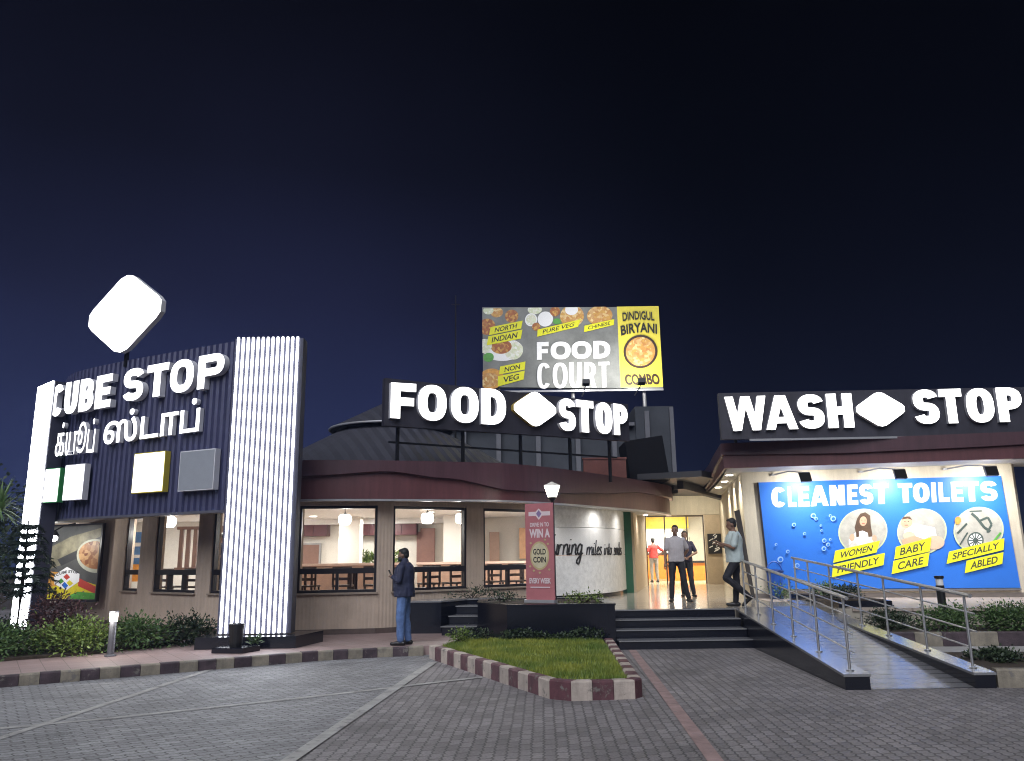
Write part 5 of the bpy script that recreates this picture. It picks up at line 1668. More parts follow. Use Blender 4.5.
p.disc(862.8, 520.5, .55, .4, M_HAIRP, 8); p.disc(866, 520.5, .55, .4, M_HAIRP, 8); p.line([(863, 524), (865.8, 523.9)], .7, M_PRED)
# baby
p.disc(907, 523, 5.5, 5.2, M_SKINP); p.poly([(905, 531), (915, 524), (935, 528), (938, 540), (920, 546), (906, 543)], M_PRINTW)
p.disc(910, 536, 6, 4, mat('print_baby_skin', (0.62, 0.45, 0.33), 0.5)); p.disc(935, 543, 10, 7, MATS['print_baby_skin']); p.poly([(903, 540), (915, 536), (926, 540), (918, 547), (905, 547)], M_SKINP)
p.disc(905.4, 522, .6, .5, M_HAIRP, 8); p.disc(908.8, 522, .6, .5, M_HAIRP, 8); p.poly([(902, 520), (904, 517), (910, 517), (912.5, 520.5), (908, 518.8)], M_HAIRP); p.line([(905.5, 525.6), (908.5, 525.6)], .6, M_PRED)
p.flush('picture', tp, 'round picture of a baby')
ring(977.6, 530.5)
# wheelchair
M_PDK = mat('print_dark_teal', (0.06, 0.085, 0.075), 0.5)
p.disc(975, 541, 8, 8.5, M_PDK); p.disc(975, 541, 6.6, 7, M_PRINTW)
for k in range(6):
    t = math.pi * k / 6
    p.line([(975 - 6.5 * math.cos(t), 541 - 7 * math.sin(t)), (975 + 6.5 * math.cos(t), 541 + 7 * math.sin(t))], 1.1, M_PDK)
p.line([(970, 514), (975, 518), (983, 528), (989, 532)], 2.6, M_PDK); p.line([(968, 512), (980, 511.5)], 1.4, M_PDK); p.line([(979, 521), (986, 518), (990, 525), (986, 533)], 2.2, M_PDK)
p.line([(957, 534), (966, 524)], 2.0, M_PDK); p.line([(960, 545), (967, 533)], 1.5, M_PDK); p.disc(957, 521, 3, 4, M_PORG); p.line([(990, 545), (999, 533)], 2.0, M_PGRN)
p.flush('picture', tp, 'round picture of a wheelchair')
p.tagged('WOMEN', [(837.5, 551.2), (881.6, 541), (878.5, 552.8), (836, 563.4)], M_PYG, mat('print_ink', (0.05, 0.05, 0.03), 0.5), 0.22, 0.02, 0.13)
p.tagged('FRIENDLY', [(836, 565), (886.8, 553.2), (885.9, 565.4), (835.1, 578)], M_PYG, MATS['print_ink'], 0.22, 0.02, 0.1)
p.flush('yellow_tag', tp)
p.tagged('BABY', [(897.3, 547.3), (931.7, 537.8), (930.8, 551.6), (896.2, 559.8)], M_PYG, MATS['print_ink'], 0.2, 0.02, 0.15)
p.tagged('CARE', [(895.5, 561.2), (930.5, 552.8), (929.2, 566.2), (894.2, 574.4)], M_PYG, MATS['print_ink'], 0.2, 0.02, 0.15)
p.flush('yellow_tag', tp)
p.tagged('SPECIALLY', [(949.4, 552), (1002.7, 538.6), (1002.2, 550.2), (947.5, 564.1)], M_PYG, MATS['print_ink'], 0.22, 0.02, 0.09)
p.tagged('ABLED', [(966.8, 560.9), (1002.2, 552.4), (1001.5, 563.9), (965.5, 573.3)], M_PYG, MATS['print_ink'], 0.2, 0.02, 0.14)
p.flush('yellow_tag', tp)
M_BUB = mat('print_bubble', (0.30, 0.50, 0.82), 0.5)
for u, v, r_ in ((814, 516, 2.6), (817, 519, 1.8), (822, 526, 1.2), (823, 531, 1.3), (834, 519, 2.8), (831, 516, 1.5), (826, 541, 2.2), (830, 545, 2.0), (826, 549, 2.4), (832, 540, 1.3), (783, 560, 3.0), (790, 552, 1.8), (800, 566, 2.4), (778, 545, 1.4), (806, 534, 1.6), (795, 525, 2.0)):
    p.disc(u, v, r_, r_, M_BUB, 14); p.disc(u + .3, v + .2, r_ * .62, r_ * .62, M_PBLU, 12)
    p.flush('bubble', tp)

for i, u in enumerate((1.22, 3.18, 4.98)):
    q = thing('wall_floodlight', 'black floodlight on a wall arm above the blue board, ' + ('over the word CLEANEST', 'between the two words', 'over the end of TOILETS')[i], 'floodlight', tuple(WF((u, -0.8, 3.3))), 'floodlights over the blue board')
    mb = MB(WF); mb.tube([(u - .5, 0.0, 3.42), (u - .2, -0.55, 3.44), (u + .1, -1.0, 3.36)], 0.018, 6); mb.lathe((u - .5, -0.03, 3.40), [(0.06, 0), (0.06, 0.04)], 10); mb.build('arm', M_TRIM, q)
    mb = MB(WF); mb.hexa([(u - .02, -1.12, 3.16), (u + .22, -1.12, 3.16), (u + .21, -1.0, 3.14), (u - .01, -1.0, 3.14)], [(u - .06, -1.16, 3.34), (u + .18, -1.16, 3.34), (u + .18, -1.04, 3.37), (u - .06, -1.04, 3.37)]); mb.build('housing', M_DKPLAS, q)
    mb = MB(WF); mb.hexa([(u + .01, -0.995, 3.16), (u + .19, -0.995, 3.16), (u + .19, -0.98, 3.16), (u + .01, -.98, 3.16)], [(u - .04, -1.03, 3.34), (u + .16, -1.03, 3.34), (u + .16, -1.015, 3.34), (u - .04, -1.015, 3.34)]); mb.build('lens', E_LED, q)
    a = WF((u + .1, -0.93, 3.22)); t = WF((u + 0.1, 0.0, 1.7))
    lamp('floodlight_lamp', 'AREA', a, 30, (1, 0.985, 0.95), 0.22, t, q)

# ================================================================== LAMPS AND SMALL THINGS
pl_ = thing('post_lamp', 'slim black post lamp with a glowing white lantern, in the big planter', 'post lamp', (0.76, 15.9, 0.745))
mb = MB(); mb.tube([(0.76, 15.9, 0.745), (0.76, 15.9, 2.72)], 0.037, 10); mb.lathe((0.76, 15.9, .745), [(0.08, 0), (0.08, 0.03), (0.05, 0.06), (0.045, 0.12)], 12); mb.lathe((0.76, 15.9, 2.68), [(0.05, 0), (0.085, 0.05), (0.085, 0.065)], 12); mb.build('pole', M_BLKMET, pl_)
mb = MB(); mb.lathe((0.76, 15.9, 2.745), [(0.085, 0), (0.125, 0.13), (0.15, 0.20), (0.15, 0.22)], 8); mb.build('lantern', E_LANT, pl_)
mb = MB(); mb.lathe((0.76, 15.9, 2.966), [(0.165, 0), (0.16, 0.015), (0.05, 0.06), (0.02, 0.08)], 8); mb.build('cap', mat('white_cap', (0.7, 0.66, 0.6), 0.5), pl_)
lamp('lantern_lamp', 'POINT', (0.76, 15.9, 2.86), 150, (1, 0.9, 0.75), 0.12, None, pl_)

bo = thing('bollard_lamp', 'short grey bollard lamp, lit, between the shrubs and the pink sidewalk', 'bollard lamp', (-6.45, 13.35, 0.148))
mb = MB(); mb.tube([(-6.45, 13.35, 0.148), (-6.45, 13.35, 0.68)], 0.055, 12); mb.lathe((-6.45, 13.35, 0.148), [(0.09, 0), (0.09, 0.02), (0.06, .03)], 12); mb.build('post', mat('bollard_grey', (0.16, 0.16, 0.18), 0.4, 0.4), bo)
mb = MB(); mb.lathe((-6.45, 13.35, 0.68), [(0.06, 0), (0.065, 0.13)], 12); mb.build('lens', E_GLOBE, bo)
mb = MB(); mb.lathe((-6.45, 13.35, 0.812), [(0.075, 0), (0.075, 0.03)], 12); mb.build('cap', mat('bollard_grey', (0, 0, 0)), bo)
lamp('bollard_bulb', 'POINT', (-6.45, 13.22, 0.76), 7, (1, 0.95, 0.85), 0.08, None, bo)

b2 = thing('bollard_lamp', 'black unlit bollard with a white band near its cap, in front of the blue board', 'bollard lamp', (7.66, 14.9, 0.45))
mb = MB(); mb.tube([(7.66, 14.9, 0.3), (7.66, 14.9, 1.0)], 0.07, 12); mb.build('post', M_DKPLAS, b2)
mb = MB(); mb.lathe((7.66, 14.9, 1.0), [(0.062, 0), (0.062, 0.12)], 12); mb.build('lens', M_WHITE, b2)
mb = MB(); mb.lathe((7.66, 14.9, 1.12), [(0.08, 0), (0.08, 0.045)], 12); mb.build('cap', M_DKPLAS, b2)

# wall floodlight over the poster
wl_ = thing('wall_lamp', 'bright wall lamp shining over the food poster at the far left', 'wall lamp', tuple(PF((0.85, -0.5, 2.2))))
mb = MB(PF); mb.tube([(0.85, 0.0, 2.58), (0.85, -0.35, 2.50), (0.85, -0.60, 2.36)], 0.018, 6); mb.build('arm', M_BLKMET, wl_)
mb = MB(PF); mb.hexa([(0.73, -0.66, 2.26), (0.97, -0.66, 2.26), (0.97, -0.52, 2.26), (0.73, -0.52, 2.26)], [(0.79, -0.63, 2.37), (0.91, -0.63, 2.37), (0.91, -0.55, 2.37), (0.79, -0.55, 2.37)]); mb.build('housing', M_DKPLAS, wl_)
mb = MB(PF); mb.ell((0.85, -0.59, 2.20), (0.12, 0.09, 0.075), 14, 10); mb.build('bulb', E_LED, wl_, True)
lamp('wall_lamp_bulb', 'POINT', PF((0.85, -0.74, 2.10)), 14, (1, 0.97, 0.9), 0.1, None, wl_)

# downlights in the soffit over the white wall; last one added to light the tan wall
for i, (x, y) in enumerate(((1.05, 18.62), (2.2, 20.02), (3.06, 21.22), (3.95, 24.3))):
    q = thing('soffit_light', 'round soffit spot over the white curved wall, ' + ('first by the post lamp', 'second from the post lamp', 'third from the post lamp', 'added to light the tan side wall by the doorway')[i], 'downlight', (x, y, 2.78), 'soffit spots over the white wall')
    mb = MB(); mb.lathe((x, y, 2.762), [(0.06, 0), (0.06, 0.012)], 14); mb.build('lens', E_DOWN, q)
    d = Vector((-0.8, 0.62, 0)) if i < 3 else Vector((-0.9, 0.2, 0))
    lamp('soffit_lamp', 'SPOT', (x, y, 2.74), 24, (1, 0.97, 0.92), 0.2, Vector((x, y, 0.9)) + d * 0.9, q, R(140), 1.0)

# square base with pot in front of the pillar
pb = thing('plant_pot', 'dark plant pot on a square black base at the foot of the glowing pillar', 'plant pot', (-4.55, 13.75, 0.148))
mb = MB(); mb.prism([(-4.92, 13.55), (-4.38, 13.45), (-4.22, 13.85), (-4.76, 13.97)], 0.148, 0.235); mb.build('base', M_GRAN, pb, bevel=0.01)
mb = MB(); mb.lathe((-4.58, 13.7, 0.235), [(0.09, 0), (0.10, 0.05), (0.12, 0.30), (0.13, 0.36), (0.11, 0.36), (0.10, 0.30)], 16); mb.build('pot', M_DKPLAS, pb)
M_LEAF1 = leaf_mat('leaf_mid_green', (0.035, 0.080, 0.022), (0.12, 0.20, 0.06))
M_LEAF2 = leaf_mat('leaf_dark_green', (0.012, 0.026, 0.013), (0.045, 0.07, 0.028))
M_LEAFY = leaf_mat('leaf_yellow_green', (0.07, 0.12, 0.02), (0.19, 0.26, 0.06))
M_LEAFP = leaf_mat('leaf_purple', (0.05, 0.022, 0.028), (0.15, 0.075, 0.075))
M_BARK = mat('bark', (0.06, 0.045, 0.035), 0.9, var=0.3, scale=20, bump=0.5)


def leaf(mb, c, d, L, w, roll=None):
    d = d.normalized()
    s = d.cross(Vector((0, 0, 1)))
    if s.length < 1e-3: s = Vector((1, 0, 0))
    s.normalize()
    nrm = s.cross(d)
    a = rg.uniform(-0.9, 0.9) if roll is None else roll
    s = s * math.cos(a) + nrm * math.sin(a)
    m = c + d * L * 0.45
    mb.face([c, m + s * w, c + d * L - Vector((0, 0, L * .12)), m - s * w])


def shrub(name, label, c, rx, ry, h, n, m, L=0.07, group=None, cat='shrub', stems=5, clump=30):
    root = thing(name, label, cat, c, group)
    C = Vector(c)
    sb = MB(); fb = MB()
    cl = []
    for k in range(clump):
        a = rg.uniform(0, 6.28); r = math.sqrt(rg.random())
        z = rg.uniform(0.25, 1.0)
        sh = math.sqrt(max(0.05, 1 - (z * 0.85) ** 2))
        cl.append(C + Vector((math.cos(a) * rx * r * sh, math.sin(a) * ry * r * sh, h * z)))
    for q in cl[:stems]:
        sb.tube([C + Vector((rg.uniform(-.05, .05), rg.uniform(-.05, .05), -0.02)), C.lerp(q, 0.5) + Vector((0, 0, .04)), q], [0.012, 0.009, 0.004], 5)
    for i in range(n):
        q = rg.choice(cl)
        s = min(rx, ry, h) * 0.33
        p = q + Vector((rg.gauss(0, s), rg.gauss(0, s), rg.gauss(0, s * 0.8)))
        p.z = max(p.z, C.z + 0.01)
        d = (p - q) + Vector((rg.uniform(-.1, .1), rg.uniform(-.1, .1), rg.uniform(-.02, .14)))
        leaf(fb, p, d, L * rg.uniform(0.6, 1.3), L * rg.uniform(0.18, 0.32))
    sb.build('stem', M_BARK, root); fb.build('foliage', m, root, recalc=False)
    return root


mb = MB()
for k in range(60):
    a = rg.uniform(0, 6.28)
    leaf(mb, Vector((-4.32 + rg.uniform(-.08, .08), 13.85, 0.24 + rg.uniform(0, .1))), Vector((math.cos(a), math.sin(a) * .6, rg.uniform(.3, 1))), rg.uniform(.08, .16), .018)
mb.build('foliage', M_LEAF1, pb, recalc=False)

# left bed shrubs
for c, rx, ry, h, n, m, lb in (((-8.3, 13.3, .17), .75, .55, .36, 2900, M_LEAF1, 'bushy green shrub at the far left edge of the bed'),
                                ((-7.25, 13.75, .17), .6, .5, .38, 2700, M_LEAFY, 'bright green shrub just left of the lit bollard'),
                                ((-6.55, 14.35, .17), .55, .45, .36, 2500, M_LEAF1, 'low green shrub right behind the lit bollard'),
                                ((-5.95, 15.1, .17), .6, .5, .34, 2400, M_LEAF2, 'dark green shrub against the wall, rightmost in the bed'),
                                ((-7.9, 14.35, .17), .45, .4, .74, 2600, M_LEAFP, 'reddish purple leaved shrub among the green ones'),
                                ((-9.0, 14.3, .17), .5, .6, .38, 2200, M_LEAF2, 'dark shrub in the shade below the left glowing pillar'),
                                ((-9.3, 13.0, .17), .7, .6, .40, 2400, M_LEAF2, 'dark shrub cut off by the left edge of the photo')):
    shrub('garden_shrub', lb, c, rx, ry, h, n, m, group='shrubs in the left garden bed')
# yucca: a rosette of long blades on a stem
yu = thing('yucca_plant', 'spiky yucca with long pale green blades in front of the left glowing pillar', 'plant', (-9.5, 14.9, 0.17))
mb = MB(); mb.tube([(-9.5, 14.9, 0.1), (-9.56, 14.95, 1.3), (-9.5, 14.9, 2.55)], [0.07, 0.06, 0.05], 8); mb.build('trunk', M_BARK, yu)
mb = MB()
for k in range(110):
    a = rg.uniform(0, 6.28); e = rg.uniform(-0.5, 1.4)
    d = Vector((math.cos(a) * math.cos(e), math.sin(a) * math.cos(e), math.sin(e)))
    s = d.cross(Vector((0, 0, 1))).normalized() * rg.uniform(.014, .022)
    L = rg.uniform(.42, .68); b = Vector((-9.5, 14.9, 2.55 + rg.uniform(-.1, .1)))
    p1 = b + d * L * .5; p2 = b + d * L + Vector((0, 0, -.10 * math.cos(e)))
    mb.face([b - s * .6, b + s * .6, p1 + s]); mb.face([b - s * .6, p1 + s, p1 - s]); mb.face([p1 - s, p1 + s, p2])
mb.build('leaves', leaf_mat('yucca_leaf', (0.11, 0.19, 0.08), (0.26, 0.38, 0.16)), yu, recalc=False)
shrub('background_tree', 'dark leafy tree standing behind the left glowing pillar at the photo edge', (-13.6, 20.5, 0.1), 1.5, 1.2, 3.3, 3600, M_LEAF2, .17, None, 'tree', 9, 34)
# layered conifer with drooping dark branches
co_ = thing('layered_conifer', 'young dark conifer with flat drooping branch tiers before the glowing pillar', 'tree', (-8.6, 14.35, 0.17))
mb = MB(); mb.tube([(-8.6, 14.35, 0.1), (-8.58, 14.35, 1.2), (-8.6, 14.35, 2.35)], [0.05, 0.035, 0.012], 8); mb.build('trunk', M_BARK, co_)
mb = MB()
tiers = [(0.92, 0.70), (1.05, 0.62), (1.19, 0.66), (1.32, 0.56), (1.47, 0.58), (1.60, 0.46), (1.76, 0.44), (1.90, 0.34), (2.05, 0.24)]
for z, r in tiers:
    for k in range(7):
        a = 2 * math.pi * (k + rg.uniform(-.45, .45)) / 7
        d = Vector((math.cos(a), math.sin(a), 0))
        side = Vector((-d.y, d.x, 0))
        o = Vector((-8.6, 14.35, 0.17 + z))
        rr = r * rg.uniform(.8, 1.1)
        prev = o
        for j in range(1, 9):
            t = j / 8
            q = o + d * rr * t + Vector((0, 0, .10 * math.sin(t * 2.2) - rg.uniform(.08, .2) * t * t))
            mb.tube([prev, q], 0.006, 4)
            for sgn in (-1, 1):
                for w in range(5):
                    dd = side * sgn * rg.uniform(.5, 1) + d * rg.uniform(.2, .9) + Vector((0, 0, rg.uniform(-.7, .1)))
                    leaf(mb, prev.lerp(q, w / 5), dd, rg.uniform(.06, .13), .010)
            prev = q
mb.build('branches', leaf_mat('conifer_leaf', (0.006, 0.015, 0.011), (0.025, 0.045, 0.030)), co_, recalc=False)

mb = MB()
for k in range(420):
    b_ = Vector((rg.uniform(-4.7, -3.35), 24.35, 1.42 + rg.uniform(0, .35)))
    leaf(mb, b_, Vector((rg.uniform(-1, 1), rg.uniform(-.6, .3), rg.uniform(-.2, 1))), rg.uniform(.12, .24), rg.uniform(.02, .045))
mb.build('foliage', M_LEAFY, pp, recalc=False)
# planter plants
for c, rx, ry, h, n, m, lb in (((1.25, 15.6, .745), .42, .32, .16, 380, M_LEAFY, 'flat yellow green plants right of the post lamp in the planter'),
                                ((-0.25, 16.3, .745), .38, .4, .14, 260, M_LEAF2, 'low dark plants left of the standee in the planter'),
                                ((-0.9, 17.35, .77), .55, .18, .20, 300, M_LEAF2, 'low scraggly plants in the planter below the second wide window'),
                                ((6.45, 16.2, .74), .4, .6, .17, 900, M_LEAF2, 'dark plants in the long planter behind the ramp'),
                                ((6.5, 17.5, .74), .38, .5, .17, 800, M_LEAF1, 'lighter green plants at the back of the long planter'),
                                ((5.95, 18.6, .6), .3, .25, .30, 380, M_LEAF1, 'small green plants at the foot of the blue board corner')):
    shrub('planter_plants', lb, c, rx, ry, h, n, m, 0.06, cat='plants', clump=20)
# lawn hedge along the planter
for x0, y0, x1, y1, n, m, lb in ((-0.95, 15.1, -0.5, 14.6, 420, M_LEAF2, 'dark low hedge at the left corner of the lawn'), (-0.2, 14.65, 1.5, 14.6, 1200, M_LEAF2, 'long dark strip of low hedge at the foot of the big planter')):
    root = thing('low_hedge', lb, 'hedge', ((x0 + x1) / 2, (y0 + y1) / 2, 0.17))
    mb = MB()
    for k in range(n):
        t = rg.random(); p_ = Vector((x0 + (x1 - x0) * t + rg.gauss(0, .06), y0 + (y1 - y0) * t + rg.gauss(0, .08), 0.17 + rg.uniform(0, .2) * (0.7 + .3 * math.sin(9 * t))))
        leaf(mb, p_, Vector((rg.uniform(-1, 1), rg.uniform(-1, 1), rg.uniform(0, 1.2))), rg.uniform(.04, .08), .018)
    mb.build('foliage', m, root, recalc=False)
    mb = MB(); mb.tube([(x0, y0, .15), (x0, y0, .24)], .006, 5); mb.tube([(x1, y1, .15), (x1, y1, .24)], .006, 5); mb.build('stem', M_BARK, root)
shrub('garden_shrub', 'small yellow green shrub at the left tip of the lawn', (-0.98, 14.3, .17), .2, .16, .2, 240, M_LEAFY, .06)
# right-hand hedges
for c, rx, ry, h, n, m, lb in (((7.3, 14.2, .3), .55, .4, .28, 2600, M_LEAF1, 'clipped green hedge right of the black bollard'), ((8.4, 14.0, .3), .65, .4, .30, 3200, M_LEAF1, 'clipped green hedge cut off by the right edge of the photo'),
                                ((6.5, 14.5, .3), .45, .4, .22, 1900, M_LEAF2, 'dark low hedge just outside the ramp rail'), ((6.45, 11.3, .16), .4, .4, .10, 1500, M_LEAF2, 'dark reddish low plants beside the foot of the ramp rail'),
                                ((7.3, 11.0, .16), .5, .4, .09, 1500, M_LEAFP, 'brownish ground plants in the bed at the right edge')):
    shrub('border_shrub', lb, c, rx, ry, h, n, m, .055, 'shrubs right of the ramp', clump=26)
# small tap / spout on the side path
tpz = thing('garden_tap', 'small garden tap standing on the side path at the right edge', 'tap', (7.85, 12.3, 0.12))
mb = MB(); mb.tube([(7.85, 12.3, .12), (7.85, 12.3, .34)], .02, 8); mb.tube([(7.85, 12.3, .32), (7.76, 12.26, .32), (7.74, 12.25, .27)], .016, 8); mb.build('pipe', M_BLKMET, tpz)

# blue bin behind the ramp
bn = thing('litter_bin', 'blue litter bin with a hoop on top at the left corner of the blue board', 'bin', (6.05, 18.9, 0.6))
mb = MB(); mb.lathe((5.92, 18.75, 0.6), [(0.15, 0), (0.18, 0.55), (0.19, 0.58)], 16); mb.build('bucket', mat('blue_plastic', (0.02, 0.09, 0.42), 0.4), bn)
mb = MB(); mb.lathe((5.92, 18.75, 1.18), [(0.2, 0), (0.2, 0.04), (0.06, 0.07)], 16); mb.build('lid', mat('navy_plastic', (0.015, 0.03, 0.12), 0.4), bn)
mb = MB(); mb.tube([(5.92 + .17 * math.cos(t), 18.75, 1.2 + .22 * math.sin(t)) for t in [math.pi * k / 12 for k in range(13)]], .018, 6); mb.build('hoop', MATS['blue_plastic'], bn)
# long dark board leaning on the side wall
ln = MB()
ln.hexa([(5.40, 18.92, .6), (5.48, 18.9, .6), (5.50, 18.98, .6), (5.42, 19.0, .6)], [(5.16, 18.98, 2.58), (5.28, 18.93, 2.62), (5.30, 19.0, 2.62), (5.18, 19.05, 2.58)])
tag(ln.build('leaning_plank', mat('dark_plank', (0.035, 0.028, 0.025), 0.6), bevel=0.006), 'long dark plank leaning at the wash block corner behind the leaning man', 'plank')

# red roll-up standee
SF = Frame((0.22, 15.95), (0.56, -0.34))
sd_ = thing('standee', 'narrow red WIN A GOLD COIN roll-up banner standing in the planter', 'banner', tuple(SF((0.3, 0, 0.745))))
mb = MB(SF); mb.box(0.0, 0.62, 0.0, 0.03, 0.80, 2.62); mb.build('sheet', mat('banner_red', (0.45, 0.16, 0.175), 0.5, var=0.12, scale=3), sd_)
mb = MB(SF); mb.box(-0.02, 0.64, -0.06, 0.09, 0.745, 0.80); mb.build('base', M_TRIM, sd_)
mb = MB(SF)
p = Print(mb, [(0, 0), (62, 0), (62, 182), (0, 182)], 0.62, 1.82, -0.001, 0.0, 0.80)
M_PPINK = mat('print_pink_white', (0.72, 0.60, 0.62), 0.5, var=0.05)
M_PGOLD = mat('print_gold', (0.52, 0.42, 0.22), 0.5, var=0.15)
p.poly([(8, 16), (24, 16), (31, 10), (38, 16), (56, 16), (56, 24), (38, 24), (31, 32), (24, 24), (8, 24)], M_PPINK)
p.poly([(31, 13), (37, 20), (31, 28), (25, 20)], mat('print_mauve', (0.25, 0.18, 0.34), 0.5))
p.text('DRIVE IN TO', [(11, 37), (53, 37), (53, 45), (11, 45)], M_PPINK, 0.03)
p.text('WIN A', [(9, 49), (55, 49), (55, 66), (9, 66)], M_PPINK, 0.05)
p.disc(31, 100, 21, 27, M_PGOLD); p.disc(31, 100, 18, 23.5, mat('print_gold_pale', (0.60, 0.54, 0.36), 0.5))
p.text('GOLD', [(17, 87), (45, 87), (45, 98), (17, 98)], M_PRINTK, 0.03)
p.text('COIN', [(17, 102), (45, 102), (45, 113), (17, 113)], M_PRINTK, 0.03)
for u, v in ((12, 76), (50, 78), (10, 120), (52, 126), (31, 132), (18, 128), (44, 70)): p.disc(u, v, 2.4, 2.0, M_PGOLD, 10)
p.text('EVERY WEEK', [(8, 142), (55, 142), (55, 152), (8, 152)], M_PPINK, 0.04)
p.poly([(10, 158), (53, 158), (53, 160), (10, 160)], M_PPINK)
p.done('print', sd_)

# ================================================================== PEOPLE
M_SKIN = mat('brown_skin', (0.22, 0.12, 0.08), 0.5, var=0.08)
M_EYE = mat('eye_dark', (0.02, 0.015, 0.012), 0.3)
M_HAIR = mat('black_hair', (0.010, 0.009, 0.009), 0.55, var=0.3, scale=60, bump=0.4)
M_SHOE = mat('black_shoe', (0.012, 0.011, 0.011), 0.4)


def remesh(mb, voxel, smooth_n=2):
    me = bpy.data.meshes.new('figure_tmp')
    bmesh.ops.recalc_face_normals(mb.bm, faces=mb.bm.faces)
    mb.bm.to_mesh(me); mb.bm.free()
    o = bpy.data.objects.new('figure_tmp', me); COL.objects.link(o)
    m = o.modifiers.new('r', 'REMESH'); m.mode = 'VOXEL'; m.voxel_size = voxel
    s = o.modifiers.new('s', 'SMOOTH'); s.iterations = smooth_n; s.factor = 0.5
    dg = bpy.context.evaluated_depsgraph_get()
    me2 = bpy.data.meshes.new_from_object(o.evaluated_get(dg))
    bpy.data.objects.remove(o); bpy.data.meshes.remove(me)
    out = MB(); out.bm.from_mesh(me2); bpy.data.meshes.remove(me2)
    return out


def hand(mb, w, d, side):
    """palm and five bent fingers from the wrist w along d; side: -1 left, 1 right"""
    d = d.normalized()
    a = d.cross(Vector((0, 0, 1)))
    if a.length < 0.2: a = Vector((0, 1, 0)).cross(d)
    a.normalize(); n = a.cross(d)
    c = w + d * 0.045
    rot = Matrix((d, a, n)).transposed()
    mb.ell(c, (0.052, 0.040, 0.017), 10, 8, 0, rot)
    for k, (off, L) in enumerate(((-.030, .060), (-.010, .072), (.010, .068), (.030, .052))):
        b = w + d * 0.082 + a * off
        m = b + d * L * .5 - n * 0.012
        mb.tube([b - d * .02, b + d * L * .2, m, m + d * L * .4 - n * .025], [0.009, 0.009, 0.0085, 0.0065], 6)
    b = w + d * 0.025 + a * (-0.036 * side)
    mb.tube([b, b + a * (-.022 * side) + d * .03 - n * .01, b + a * (-.024 * side) + d * .065 - n * .022], [0.011, 0.010, 0.008], 6)


